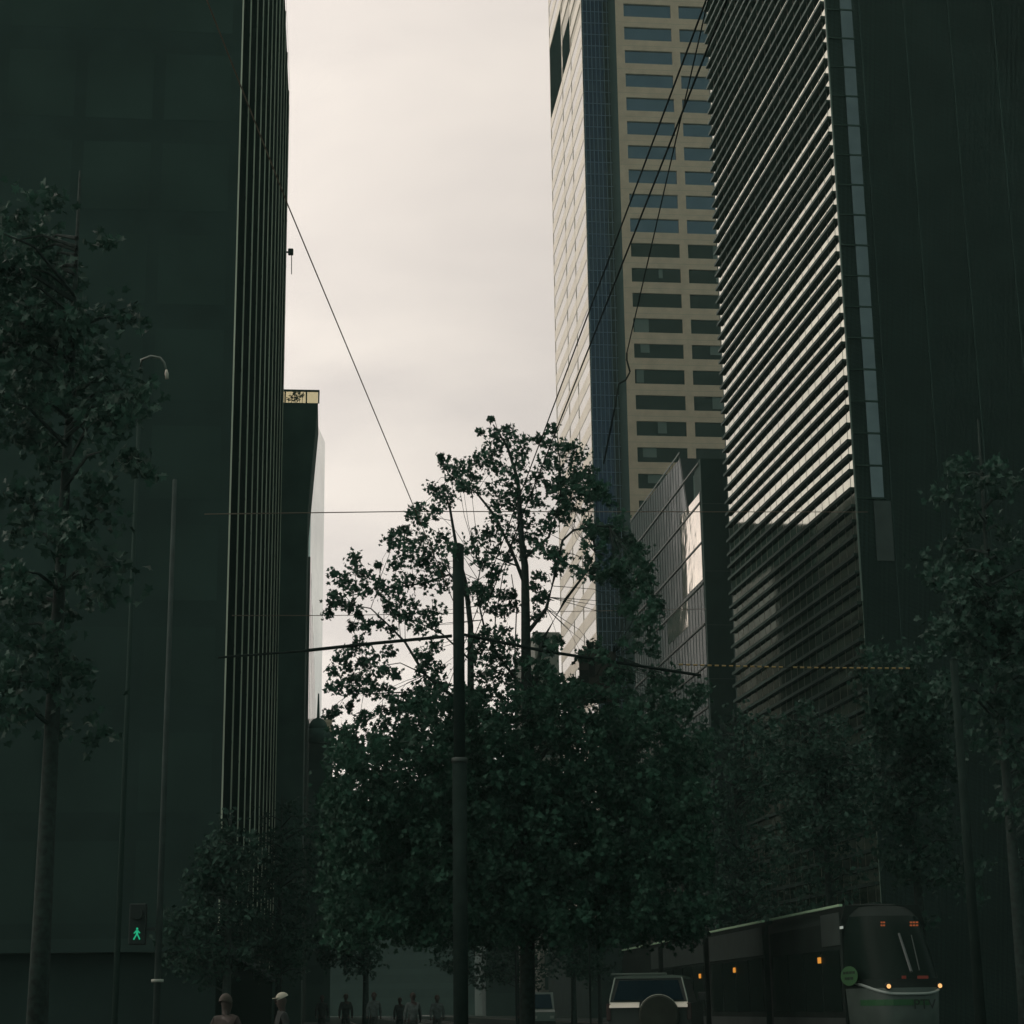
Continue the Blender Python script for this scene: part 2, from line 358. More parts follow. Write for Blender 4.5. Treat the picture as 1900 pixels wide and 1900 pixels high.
# blue glass recess
NB = -6.5
ubl = (at(1098, 800, 272.5) - A).dot(v2)
uL = FB.u
b = MB(FB); b.box(ubl, 0, NB - 0.3, NB, 0, HT - 2); b.build('blue_glass_wall', BLUEGL, T2)
b = MB(FB)
for i in range(7):
    x = ubl + 0.2 + (0 - ubl - 0.5) * i / 6.0; b.box(x - 0.05, x + 0.05, NB, NB + 0.06, 0, HT - 2)
z = 0; i = 0
while z < HT - 3:
    b.box(ubl, 0, NB, NB + 0.05, z - 0.05, z + 0.05); z += ST * 0.5 if i % 2 else ST * 0.5; i += 1
b.build('mullions', mat('blue_mullion', (0.09, 0.14, 0.18), 0.5), T2)
b = MB(FB); b.box(-0.04, -0.003, NB + 0.08, -0.02, 0, HT); b.build('return_wall', mat('return_shade', (0.012, 0.022, 0.022), 1.0, spec=0.0), T2)  # thin sheet over the side; the return's shade is put into its colour
# bright left flank
LO = FB.p(ubl, NB, 0); FL = Frame(LO, d2, -v2)
Lx = FL.q(1034, 800)[0]
b = MB(FL); b.box(0.35, Lx, -12, -0.12, 0, HT + 4); b.build('flank_wall', PALE2, T2)
OPEN = [[FL.q(*p) for p in ((1018, 103), (1040, 12), (1041, 150), (1025, 214))], [FL.q(*p) for p in ((1043, 75), (1056, 28), (1058, 90), (1046, 136))]]
def oc(o): us = [p[0] for p in o]; z_ = [p[1] for p in o]; return min(us), max(us), min(z_), max(z_)
b = MB(FL)
op = [(0.60 * Lx, 1.0 * Lx), (0.335 * Lx, 0.58 * Lx)]
zo = [(FL.q(1041, 150)[1], FL.q(1040, 15)[1]), (FL.q(1058, 88)[1], FL.q(1056, 29)[1])]
for z in zs + [zs[-1] + ST]:
    lo, hi = z, z + 0.5 * ST
    cuts = [c for c, (a, e) in zip(op, zo) if hi > a and lo < e]
    seg = [(0, Lx)]
    for c in cuts:
        ns_ = []
        for s_ in seg:
            if c[0] > s_[0]: ns_.append((s_[0], min(s_[1], c[0])))
            if c[1] < s_[1]: ns_.append((max(s_[0], c[1]), s_[1]))
        seg = ns_
    for s_ in seg:
        if s_[1] - s_[0] > 0.05: b.box(s_[0], s_[1], -0.12, 0.03, lo, hi)
b.build('spandrels', PALE, T2)
for z in zs:
    lo, hi = z + 0.5 * ST, z + ST
    cuts = [c for c, (a, e) in zip(op, zo) if hi > a and lo < e]
    if cuts: continue
    w = MB(FL); w.box(0.4, Lx - 0.4, -0.12, -0.01, lo, hi); w.build('window_band', PALEGL, T2)
b = MB(FL)
for uu in (0.0, 0.33 * Lx, 0.60 * Lx, Lx): b.box(uu - (0.0 if uu == 0 else 0.15), uu + (0.3 if uu == 0 else 0.15), -0.11, 0.06, 0, HT + 4)
b.build('piers', PALE, T2)
b = MB(FL)
for c, (a, e) in zip(op, zo): b.box(c[0] + 0.2, c[1] - 0.2, -0.12, -0.02, a, e)  # flat panels; the shade of the openings is put into their near-black colour
b.build('recess_shade', mat('recess_shade_black', (0.004, 0.008, 0.008), 1.0, spec=0.0), T2)

MB(FL).box(-1.5, Lx + 6, -10, 2.5, 0, 13).build('foot_cover', DARK2, T2)  # dark box added to cover the brightly lit foot of the flank
# ------------------------------------------------------------------ right tower with dark louvres over mirror glass
PR = at(1597, 1050, 105); dR = hdir(460); vR = Vector((dR.y, -dR.x, 0)); G = PR.copy(); G.z = 0
FR = Frame(G, dR, -vR)
LR = FR.q(1357, 1050)[0]; HR = 96.0
TR = empty('louvred_tower', (G.x, G.y, 0), 'dark tower striped with black louvres over bright mirrored glass', 'building')
b = MB(FR); b.box(0.1, LR, -30, -0.06, 0, HR); b.build('core_wall', BLACKW, TR)
MB(FR).box(0.12, LR - 0.03, -0.06, 0, 5, HR).build('mirror_glass', TGLASS, TR)
b = MB(FR); i = 0; uu = 0.9
while uu < LR - 0.5:
    b.box(uu, uu + 0.035, 0, 0.012, 5, HR); uu += 1.45
b.build('glazing_bars', mat('glazing_bar', (0.22, 0.21, 0.17), 0.6), TR)
e0 = FR.q(1568.5, 577.3)[1]; e1 = FR.q(1575.5, 694.3)[1]; P4 = e0 - e1
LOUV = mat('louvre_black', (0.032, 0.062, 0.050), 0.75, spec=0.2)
b = MB(FR); z = e0 - P4 * 14; nL = 0
while z < HR - 1:
    for fz in (0.0, 0.26, 0.54, 0.77):
        zz_ = z + fz * P4
        if zz_ < 6: continue
        b.box(0.40, LR + 0.32, 0.003, 0.235, zz_ - 0.085, zz_ + 0.09)
    z += P4
b.build('louvres', LOUV, TR)
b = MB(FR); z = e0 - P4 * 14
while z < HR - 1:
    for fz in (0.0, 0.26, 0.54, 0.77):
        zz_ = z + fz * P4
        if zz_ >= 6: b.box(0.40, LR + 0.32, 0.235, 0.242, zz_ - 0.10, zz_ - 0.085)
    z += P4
b.build('louvre_highlights', mat('louvre_edge_highlight', (0.07, 0.12, 0.105), 0.5), TR)  # paler edge strips; the highlight along each louvre is put into their colour
b = MB(FR); b.box(-0.02, 0.06, -0.02, 0.08, FR.q(1600, 1115)[1], HR); b.build('corner_trim', mat('corner_trim', (0.16, 0.20, 0.17), 0.5), TR)
FF = Frame(G, vR, -dR)                                   # its camera-facing front
b = MB(FF); b.box(0.02, 75, -30, -0.1, 0, HR); b.build('front_wall', DARK2, TR)
b = MB(FF)
for i in range(24): b.box(2.2 + i * 3.0, 2.28 + i * 3.0, -0.1, -0.04, 0, HR)
zf = 4.0
b.build('front_joints', DARK, TR)
ua = FF.q(1620, 960)[0]; ub = FF.q(1643, 960)[0]; zb_ = FF.q(1630, 926)[1]; zc_ = FF.q(1630, 1040)[1]
sp2 = P4 / 2; z = zb_
while z < HR - 3:
    fw = MB(FF).box(ua, ub, -0.09, 0.0, z + 0.12, z + sp2 - 0.02).build('front_window', FRONTG, TR)
    MB(FF).box(ua - 0.9, ub + 0.1, -0.08, 0.03, z, z + 0.1).build('sill', LOUV, fw); z += sp2
MB(FF).box(ua + 0.1, ub + 0.4, -0.09, -0.02, zc_, zb_ - 0.1).build('front_panel', mat('front_panel', (0.045, 0.06, 0.055), 0.6, var=0.2, scale=1), TR)

# ------------------------------------------------------------------ glass building between the towers
dG = hdir(520); vG = Vector((dG.y, -dG.x, 0)); PG = at(1304, 1050, 160.6); GG = PG.copy(); GG.z = 0
FG = Frame(GG, dG, -vG)
GB = empty('glass_building', (GG.x, GG.y, 0), 'smoked glass building with a sloping parapet, wedged between the two towers', 'building')
z1 = FG.q(1303, 905)[1]; ua_, za_ = FG.q(1262, 850); zb2 = FG.q(1272, 930)[1]
LG = 34.0; ztl = za_ + 0.6
pts = [FG.p(0, 0, 0), FG.p(LG, 0, 0), FG.p(LG, 0, ztl), FG.p(ua_, 0, za_), FG.p(ua_ * 0.62, 0, z1 - 1.2), FG.p(0, 0, z1)]
MB().prism(pts, vG * 14).build('wall', PYRG, GB)
b = MB(FG)
for i in range(1, 28): b.box(i * 1.25, i * 1.25 + 0.05, 0.0, 0.02, 0, min(z1 - 1.3, ztl) if i * 1.25 < ua_ else ztl)
b.build('mullions', mat('smoked_mullion', (0.008, 0.014, 0.013), 0.9, spec=0.0), GB)
b = MB(FG)
fz0 = FG.q(1304, 1083)[1]; fs = (FG.q(1300, 932)[1] - fz0) / 2
for k in range(-8, 4):
    if fz0 + fs * k > 2: b.box(0, LG, 0, 0.10, fz0 + fs * k - 0.07, fz0 + fs * k + 0.07)
b.build('floor_lines', mat('floor_line', (0.07, 0.08, 0.07), 0.6), GB)
us = FG.q(1264, 990)[0]
zA = FG.q(1304, 1075)[1]
MB(FG).box(0.15, us, 0.004, 0.03, zA, z1 - 0.2).build('sky_reflection_strip', WAVY, GB)  # bright sky reflection on the wall, put in as a paler glass
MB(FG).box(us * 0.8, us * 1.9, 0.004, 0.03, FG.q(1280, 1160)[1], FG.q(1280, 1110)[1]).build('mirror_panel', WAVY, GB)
b = MB(FG); b.prism([FG.p(ua_, 0.05, za_), FG.p(ua_, 0.12, za_), FG.p(ua_ * 0.62, 0.12, z1 - 1.2), FG.p(ua_ * 0.62, 0.05, z1 - 1.2)], (0, 0, 0.2))
b.box(ua_, LG, 0.0, 0.07, ztl - 0.15, ztl + 0.02); b.build('parapet_trim', METAL, GB)
b = MB(FG); b.box(0.4, ua_ * 0.55, -6, -0.4, z1 - 1, FG.q(1290, 868)[1]); b.build('plant_room', BLACKW, GB)
# black core slab beside it
SL = empty('black_slab_tower', (at(1330, 1200, 150).x, 150, 0), 'plain narrow black slab between the glass building and the louvred tower', 'building')
xa = PG.x + 0.03; xb = at(1380, 1050, 160).x; hz = at(1330, 851, 160).z
b = MB(); b.box(xa, xb, 160, 163, 0, hz); b.build('wall', DARK2, SL)
b = MB()
for py in (935, 1060, 1160, 1260): zq = at(1330, py, 160).z; b.box(xa, xb, 159.97, 160, zq, zq + 0.06)
b.build('joint_lines', mat('slab_joint', (0.05, 0.07, 0.06), 0.7), SL)

# ------------------------------------------------------------------ trees
def leaf_mat(name, c, tl):
    m = bpy.data.materials.new(name); m.use_nodes = True; t = m.node_tree; b = t.nodes['Principled BSDF']; o = t.nodes['Material Output']
    tx = N('ShaderNodeTexCoord', t); ns = N('ShaderNodeTexNoise', t); ns.inputs['Scale'].default_value = 1.6
    t.links.new(tx.outputs['Object'], ns.inputs['Vector'])
    r = N('ShaderNodeValToRGB', t); r.color_ramp.elements[0].position = 0.35; r.color_ramp.elements[1].position = 0.68
    r.color_ramp.elements[0].color = (*[x * 0.55 for x in c], 1); r.color_ramp.elements[1].color = (*[x * 1.35 for x in c], 1)
    t.links.new(ns.outputs['Fac'], r.inputs[0]); t.links.new(r.outputs[0], b.inputs['Base Color']); b.inputs['Roughness'].default_value = 0.55
    b.inputs['Specular IOR Level'].default_value = 0.25
    tl_ = N('ShaderNodeBsdfTranslucent', t); t.links.new(r.outputs[0], tl_.inputs[0]); mxs = N('ShaderNodeMixShader', t); mxs.inputs[0].default_value = tl
    t.links.new(b.outputs[0], mxs.inputs[1]); t.links.new(tl_.outputs[0], mxs.inputs[2]); t.links.new(mxs.outputs[0], o.inputs[0]); return m
LEAF = leaf_mat('plane_leaf', (0.040, 0.110, 0.072), 0.22)
LEAF2 = leaf_mat('plane_leaf_dim', (0.036, 0.088, 0.064), 0.2)
OUT = [(0, -0.5), (0.13, -0.22), (0.42, -0.32), (0.34, -0.02), (0.56, 0.16), (0.22, 0.2), (0.0, 0.62), (-0.22, 0.2), (-0.56, 0.16), (-0.34, -0.02), (-0.42, -0.32), (-0.13, -0.22)]
class Leaves:
    def __init__(s): s.v = []; s.f = []
    def add(s, p, size, rnd, lobed=True):
        # hanging leaf: random yaw, mostly drooping blade
        n = Vector((rnd.gauss(0, 1), rnd.gauss(0, 1), rnd.gauss(0.5, 0.7))).normalized()
        a = n.cross(Vector((rnd.gauss(0, 1), rnd.gauss(0, 1), rnd.gauss(0, 1)))).normalized(); c = n.cross(a)
        i0 = len(s.v); o = OUT if lobed else OUT[::3]
        for x, y in o: s.v.append(p + (a * x + c * y + n * (abs(x) * 0.35)) * size)
        if lobed: s.f += [(i0, i0 + 1, i0 + 2, i0 + 3, i0 + 4, i0 + 5, i0 + 6), (i0, i0 + 6, i0 + 7, i0 + 8, i0 + 9, i0 + 10, i0 + 11)]
        else: s.f.append((i0, i0 + 1, i0 + 2, i0 + 3))
    def build(s, name, m, parent):
        me = bpy.data.meshes.new(name); off = PARENT_W(parent)[0]
        me.from_pydata([v - off for v in s.v], [], s.f); me.materials.append(m)
        o = bpy.data.objects.new(name, me); COL.objects.link(o); o.parent = parent; return o

# the tall street tree against the sky: clumps and limbs read off the photo, set in depth round its trunk
TY = 50.0
def tp(u, v, dy=0.0): return at(600 + u / 3.167, 750 + v / 3.167, TY + dy)
CL = """985,85,15 1010,190,55 1090,150,50 920,165,20 1080,220,60 1180,220,50 1150,290,60 1000,280,60 960,330,60 1350,150,35 1270,210,30 1330,260,60 1400,250,50 1310,340,60 1390,360,60 1460,250,45 1500,300,60 1480,400,60 1560,400,50
690,310,20 715,360,35 780,370,50 830,370,55 770,430,50 860,430,50 900,320,45 860,500,45 820,480,35 640,490,35 700,520,60 740,560,60 560,610,40 530,650,45 590,690,40 650,620,55 480,730,25 410,760,30 400,820,50 480,800,60 560,790,60 470,880,60 540,900,60 620,850,60 690,790,60 740,860,60 430,950,40
1000,380,50 1090,400,50 1150,360,40 1000,500,60 1080,520,55 1130,470,55 1150,560,55 1220,520,60 1250,430,50 1100,600,60 1010,600,50 1010,680,45 1060,740,50 1180,640,55 1260,580,40 1350,510,45 1420,560,60 1300,720,50 1180,720,55 1130,800,45 1230,790,55 1280,850,50 980,780,55 900,790,60 1010,860,50 940,930,50 870,850,50 1020,960,45 990,1020,40 1090,900,40 1180,880,45
185,900,30 180,950,45 240,1000,50 60,1000,30 110,1040,40 170,1080,50 250,1090,50 320,1060,45 350,1100,50 430,1060,55 500,1040,50 320,950,20 60,1120,25 50,1170,30 110,1170,45 30,1230,30 160,1190,40 210,1230,30 380,1190,45 450,1150,50 530,1180,40 600,1050,50 700,1060,60 640,980,55 700,960,50 600,930,50 170,1310,30 250,1300,40 330,1290,30 500,1250,40 440,1240,40 590,1240,45 660,1220,50 560,1320,40 650,1300,40 400,1330,30
210,1400,40 150,1460,50 90,1500,40 50,1570,30 150,1550,55 230,1520,50 300,1480,40 390,1450,40 260,1600,50 180,1620,40 350,1560,50 40,1665,30 110,1660,45 190,1690,45 280,1680,50 360,1680,45 420,1590,40 560,1470,35 610,1480,40 650,1420,40 570,1560,30 600,1520,30 680,1550,40 640,1610,45 150,1780,35 70,1810,40 30,1820,25 260,1830,40 210,1860,40 340,1800,35 410,1740,30 420,1800,50 520,1780,60 560,1690,60 640,1700,60 700,1650,50 600,1800,70 700,1780,70 480,1860,60 350,1880,50
880,1080,45 930,1100,50 980,1100,40 1050,1120,45 1110,1120,30 930,1160,50 1000,1200,35 1060,1220,40 1110,1190,40 1270,1020,40 1240,1080,35 1270,1150,45 1260,1240,40 1300,1130,30 950,1340,40 880,1380,45 920,1420,50 1000,1370,45 1060,1330,35 1050,1430,50 1110,1400,40 980,1480,45 900,1500,50 1060,1510,50 1130,1500,40 1000,1560,50 930,1600,50 1080,1600,50 1120,1650,50 1010,1660,50 950,1720,50 1050,1730,40 920,1780,40 880,1700,40 1090,1800,60 960,1850,60 870,1860,60 1180,1780,70"""
clumps = [tuple(map(float, c.split(','))) for c in CL.split()]
rnd = random.Random(11)
holes = [(1360, 560, 45), (1490, 730, 40), (1450, 810, 32), (1410, 830, 22), (1560, 1090, 65), (1560, 1190, 50), (1690, 1130, 45), (1640, 1250, 45), (1500, 1110, 30), (1420, 1150, 50), (1680, 1330, 50), (1620, 1780, 50), (1700, 1800, 50), (1490, 1330, 40), (1430, 1500, 45), (1410, 1580, 35), (1360, 1250, 60), (1370, 1100, 60)]
def ok(u, v, r=0): return all((u - a) ** 2 + (v - b_) ** 2 > (c + r * 0.6) ** 2 for a, b_, c in holes)
extra = []
for _ in range(215):
    v = rnd.uniform(420, 2000); xr = 1620 + min(350, max(0, (v - 450)) * 0.6)
    u = rnd.uniform(1330 if v < 1000 else 1400, xr)
    if v > 1300: u = rnd.uniform(1180, xr)
    if ok(u, v, 45): extra.append((u, v, rnd.uniform(28, 52)))
for _ in range(2300):
    v = rnd.uniform(1480, 3150); u = rnd.uniform(30 + max(0, (2150 - v)) * 0.3, 2250)
    if u < 450 and v < 1930: continue
    if u < 1350 and v < 1690: continue
    if v < 2150 and rnd.random() > ((v - 1450) / 700) ** 1.2 * (1.0 if u < 1350 else 0.75) : continue
    if not ok(u, v, 20) and rnd.random() < 0.8: continue
    extra.append((u, v, rnd.uniform(45, 75)))
tree = empty('street_tree', (tp(1195, 1900).x, TY, 0), 'tallest leafy plane tree, its crown cut out dark against the sky', 'tree')
LV = Leaves(); tw = MB()
LIMBS = [
 ([(1195, 3560), (1197, 2600), (1197, 1900), (1195, 1500), (1190, 1150), (1180, 950), (1170, 800), (1150, 600), (1140, 450), (1080, 250), (1000, 120)], 0.21, 0.02, 0),
 ([(1195, 1350), (1310, 1200), (1360, 1000), (1400, 800), (1470, 740), (1600, 715), (1720, 720)], 0.06, 0.02, -1),
 ([(1180, 1050), (1100, 850), (1000, 650), (900, 520), (750, 430), (690, 320)], 0.06, 0.012, 1),
 ([(1185, 900), (1330, 780), (1400, 560), (1390, 300), (1350, 150)], 0.05, 0.01, -0.5),
 ([(1195, 2000), (1280, 1400), (1420, 1150), (1540, 1000), (1620, 800)], 0.07, 0.02, 1),
 ([(900, 2400), (870, 1700), (860, 1300), (840, 1050), (780, 850), (740, 600), (700, 500)], 0.12, 0.02, 1.6),
 ([(855, 1150), (740, 1000), (600, 1050), (400, 1080), (180, 980)], 0.05, 0.012, 1.2),
 ([(870, 1800), (600, 1590), (480, 1400), (400, 1310), (280, 1200), (120, 1170)], 0.055, 0.01, 0.8),
 ([(600, 1590), (450, 1520), (200, 1560)], 0.02, 0.008, 0.8),
 ([(870, 1900), (560, 1690), (300, 1700), (150, 1660)], 0.035, 0.008, 1.4),
 ([(860, 1500), (700, 1350), (550, 1280), (400, 1220)], 0.03, 0.01, 1.2),
 ([(1195, 1700), (1050, 1500), (950, 1350), (900, 1100), (930, 900)], 0.05, 0.012, -1),
 ([(1195, 2200), (1400, 1900), (1600, 1600), (1750, 1400)], 0.07, 0.015, 0.5),
 ([(1140, 950), (1000, 900), (900, 800)], 0.025, 0.01, 0.6),
 ([(1000, 1450), (1010, 1250), (1060, 1000), (1150, 700)], 0.02, 0.01, 0.4),
 ([(1130, 1900), (1125, 1500), (1140, 1200), (1110, 1000)], 0.025, 0.012, 0.7),
]
skel = []
br = MB(); tk = MB()
for li, (pl, r0, r1, dy) in enumerate(LIMBS):
    P = []; n = len(pl)
    for i, (u, v) in enumerate(pl):
        f = i / (n - 1); p = tp(u + rnd.uniform(-6, 6) * (i > 0), v, 0 if li == 0 else (0 if pl[0][0] == 1195 and i == 0 else dy * min(1, f * 1.5 + 0.3)) + rnd.uniform(-0.1, 0.1))
        if li == 0 and i == 0: p.z = 0.0
        P.append(p)
    R_ = [r0 + (r1 - r0) * (i / (n - 1)) ** 0.8 for i in range(n)]
    (tk if li == 0 else br).tube(P, R_, 8)
    for i in range(n - 1):
        for t_ in (0.0, 0.33, 0.66): skel.append(P[i].lerp(P[i + 1], t_))
tk.build('trunk', BARK, tree, True)
for j, (u, v, r) in enumerate(clumps + extra):
    big = j >= len(clumps)
    dy = rnd.uniform(-2.2, 2.2) if not big else rnd.uniform(-3.2, 2.6)
    if 730 < u < 900: dy = rnd.uniform(-5.5, -3.8) if (v < 1300 and rnd.random() < 0.6) else max(dy, -2.4)
    c = tp(u, v, dy); rm = r / 3.167 * TY / 3600.0
    s = min(skel, key=lambda q: (q - c).length)
    if (s - c).length < 4.5 and not (big and v > 1800):
        mid = s.lerp(c, 0.55) + Vector((rnd.uniform(-.1, .1), rnd.uniform(-.1, .1), rnd.uniform(-.05, .2)))
        tw.tube([s, mid, c], [0.011, 0.007, 0.004], 4, False)
    nl = int(22 + rm * 175) if not big else int(20 + rm * 70)
    for _ in range(nl):
        o_v = Vector((rnd.gauss(0, 0.6), rnd.gauss(0, 0.75), rnd.gauss(0, 0.54))) * rm
        LV.add(c + o_v, (rnd.uniform(0.08, 0.165) if v < 1000 else rnd.uniform(0.085, 0.17)) * (1.0 if not big else 1.2), rnd)
br.build('branch', BARK, tree, True); tw.build('twigs', BARK, tree)
LV.build('crown', LEAF, tree)

def leafy_tree(px, pb, ptop, rpx, Y, label, n=70, leaf=0.17, seed=0, lm=None, per=26,  lean=0.0, group='street trees under the towers'):
    rnd = random.Random(seed); cx = at(px, (ptop + pb) / 2, Y).x; zt_ = at(px, ptop, Y).z; zb = max(1.9, at(px, pb, Y).z); R_ = rpx * Y / 3500.0
    e = empty('street_tree', (cx, Y, 0), label, 'tree', group)
    tm = MB(); P = [(cx, Y, 0.0), (cx + lean * 0.3, Y, zb * 0.6), (cx + lean, Y, zb + 0.2 * (zt_ - zb)), (cx + lean * 1.2, Y + 0.2, zb + 0.6 * (zt_ - zb)), (cx + lean, Y, zt_ - 0.6)]
    tm.tube(P, [0.2, 0.16, 0.12, 0.07, 0.02], 8); tm.build('trunk', BARK, e, True)
    L = Leaves(); bm_ = MB(); cz = (zt_ + zb) / 2; hz_ = (zt_ - zb) / 2
    lobes = [(Vector((rnd.uniform(-.5, .5) * R_, rnd.uniform(-.5, .5) * R_, rnd.uniform(-.6, .6) * hz_)), rnd.uniform(0.35, 0.6)) for _ in range(7)] + [(Vector((0, 0, 0.45 * hz_)), .5), (Vector((0, 0, -.4 * hz_)), .55)]
    n = int(n * (1.25 if Y < 50 else 2.0)); leaf *= 1.12
    for i in range(n):
        lb, lr = rnd.choice(lobes)
        d = Vector((rnd.gauss(0, 1), rnd.gauss(0, 1), rnd.gauss(0, 1))).normalized() * (rnd.random() ** 0.4)
        c = Vector((cx, Y, cz)) + lb + Vector((d.x * R_ * lr, d.y * R_ * lr, d.z * hz_ * lr * 0.9))
        if c.z < 2.1: continue
        s_z = max(zb * 0.8, min(c.z - 0.25 * abs(c.x - cx), zt_ - 1)); s = Vector((cx + lean * 0.8, Y, s_z))
        if i % 3 == 0:
            bm_.tube([s, s.lerp(c, 0.5) + Vector((0, 0, 0.12 * (c - s).length)), c], [0.045, 0.025, 0.008], 5, False)
        cr_ = rnd.uniform(0.28, 0.6) * (R_ / 3.0) ** 0.5
        for _ in range(per):
            L.add(c + Vector((rnd.gauss(0, .5), rnd.gauss(0, .5), rnd.gauss(0, .38))) * cr_, rnd.uniform(0.7, 1.15) * leaf, rnd, Y < 60)
    bm_.build('branch', BARK, e); L.build('crown', lm or LEAF2, e); return e
leafy_tree(120, 1500, 262, 275, 33, 'dim leafy tree in front of the black wall, nearest on the far left', 150, 0.17, 1, per=30)
leafy_tree(1850, 1700, 735, 210, 42, 'dim leafy tree at the right edge, beside the louvred tower', 130, 0.17, 2, per=30)
leafy_tree(1690, 1720, 1180, 150, 52, 'middle-sized dark tree rising over the front of the tram', 110, 0.16, 3, per=26)
leafy_tree(1530, 1730, 1275, 150, 62, 'dark tree behind the roof of the tram, under the louvres', 110, 0.18, 4, per=24)
leafy_tree(1370, 1780, 1290, 150, 70, 'dark leafy tree in front of the narrow black slab', 110, 0.19, 5, per=24)
leafy_tree(1220, 1800, 1330, 130, 82, 'dark leafy tree behind the off-roader', 100, 0.2, 6, per=24)
leafy_tree(520, 1850, 1450, 135, 84, 'low rounded tree at the foot of the finned office block', 110, 0.2, 7, per=24)
leafy_tree(680, 1850, 1440, 130, 96, 'dark tree directly below the gap of sky, left of the steel pole', 110, 0.22, 8, per=24)
leafy_tree(1060, 1850, 1420, 150, 105, 'far dark tree in the middle of the street mass, right of the steel pole', 110, 0.24, 9, per=24)
leafy_tree(860, 1850, 1430, 150, 125, 'farthest dark tree, straight behind the steel pole', 110, 0.27, 10, per=22)
leafy_tree(425, 1850, 1475, 120, 64, 'small dark tree beside the left lamp pole', 80, 0.18, 12, per=24)
leafy_tree(1110, 1900, 1560, 120, 150, 'distant dark tree filling the street between the off-roader and the trunk', 90, 0.28, 13, per=22)
leafy_tree(960, 1900, 1600, 130, 160, 'distant dark tree showing under the tallest crown', 90, 0.28, 14, per=22)
# roof terrace plants
pl = empty('terrace_plant', (at(545, 745, YB + 1).x, YB + 1, tz0), 'spiky plants showing through the roof terrace glass', 'plant')
L = Leaves(); b = MB()
for px, py, r in ((541, 736, 5), (546, 729, 4), (551, 738, 5), (536, 741, 4), (556, 731, 4), (548, 743, 5), (561, 735, 3)):
    c = at(px, py, YB + 1); b.tube([(c.x, c.y, tz0), c], 0.02, 4, False)
    for _ in range(26): L.add(c + Vector((rnd.gauss(0, .12), rnd.gauss(0, .12), rnd.gauss(0, .12))), 0.16, rnd)
b.build('stem', BARK, pl); L.build('leaves', LEAF2, pl)

# ------------------------------------------------------------------ poles, lamps and wires
POLE = mat('pole_steel', (0.018, 0.032, 0.027), 0.9, 0.0, spec=0.1, var=0.2, scale=3)
PY_ = 46.5
pb = at(853, 1500, PY_); ptop = at(846, 1012, PY_); col_z = at(853, 1411, PY_).z
tram_pole = empty('tram_pole', (pb.x, PY_, 0), 'thick steel tram wire pole in front of the tallest tree', 'pole')
MB().tube([(pb.x, PY_, 0), (pb.x, PY_, col_z)], 0.18, 20).build('lower_shaft', POLE, tram_pole, True)
MB().tube([(pb.x, PY_, col_z), (pb.x, PY_, ptop.z)], 0.145, 20).build('upper_shaft', POLE, tram_pole, True)
MB().tube([(pb.x, PY_, col_z - 0.06), (pb.x, PY_, col_z + 0.06)], 0.2, 20).build('collar', mat('galvanised', (0.06, 0.075, 0.065), 0.6, 0.0), tram_pole, True)
MB().tube([(pb.x, PY_, ptop.z), (pb.x, PY_, ptop.z + 0.06)], [0.155, 0.05], 20).build('cap', POLE, tram_pole, True)
LP = at(291, 1850, 30)
lz = at(333, 890, 30).z
left_pole = empty('lamp_pole', (LP.x, 30, 0), 'slim grey pole on the left with the pedestrian signal', 'pole')
MB().tube([(LP.x, 30, 0), (LP.x, 30, lz)], [0.055, 0.035], 12).build('shaft', mat('left_pole_steel', (0.05, 0.07, 0.064), 0.8, var=0.2, scale=3, spec=0.2), left_pole, True)
zc1 = at(293, 1820, 30).z
MB().tube([(LP.x, 30, zc1 - 0.02), (LP.x, 30, zc1 + 0.025)], 0.095, 12).build('clamp', mat('clamp_light', (0.4, 0.42, 0.36), 0.5), left_pole, True)
# pedestrian signal
sp_ = at(254, 1733, 29.9)
sg = empty('pedestrian_signal', (LP.x, 30, sp_.z), 'pedestrian signal showing a green walking figure', 'traffic light')
BL = mat('signal_black', (0.010, 0.020, 0.017), 0.6)
MB().box(sp_.x - 0.13, sp_.x + 0.13, 29.92, 30.1, sp_.z - 0.16, sp_.z + 0.46, 0.02).build('housing', BL, sg)
MB().box(sp_.x + 0.13, LP.x - 0.06, 29.98, 30.04, sp_.z + 0.05, sp_.z + 0.1).build('bracket', BL, sg)
b = MB(); yy = 29.905
def man(pts): b.prism([(sp_.x + x * 0.105, yy, sp_.z + z * 0.105) for x, z in pts], (0, 0.012, 0))
man([(-0.12, 0.62), (0.12, 0.62), (0.16, 0.78), (0.08, 0.92), (-0.08, 0.92), (-0.16, 0.78)])
man([(-0.18, 0.55), (0.18, 0.55), (0.16, -0.05), (-0.16, -0.05)])
man([(-0.18, 0.5), (-0.5, 0.15), (-0.42, 0.02), (-0.14, 0.28)]); man([(0.18, 0.5), (0.48, 0.2), (0.42, 0.08), (0.14, 0.28)])
man([(-0.16, -0.05), (0.04, -0.05), (-0.38, -0.85), (-0.56, -0.75)]); man([(-0.02, -0.07), (0.16, -0.05), (0.52, -0.72), (0.34, -0.82)])
b.build('walking_figure', mat('green_light', (0.01, 0.1, 0.06), 0.5, emit=(0.02, 0.62, 0.30, 0.55)), sg)
MB().tube([(sp_.x, 29.8, sp_.z + 0.3), (sp_.x, 29.92, sp_.z + 0.3)], 0.085, 12).build('red_lens', BL, sg)
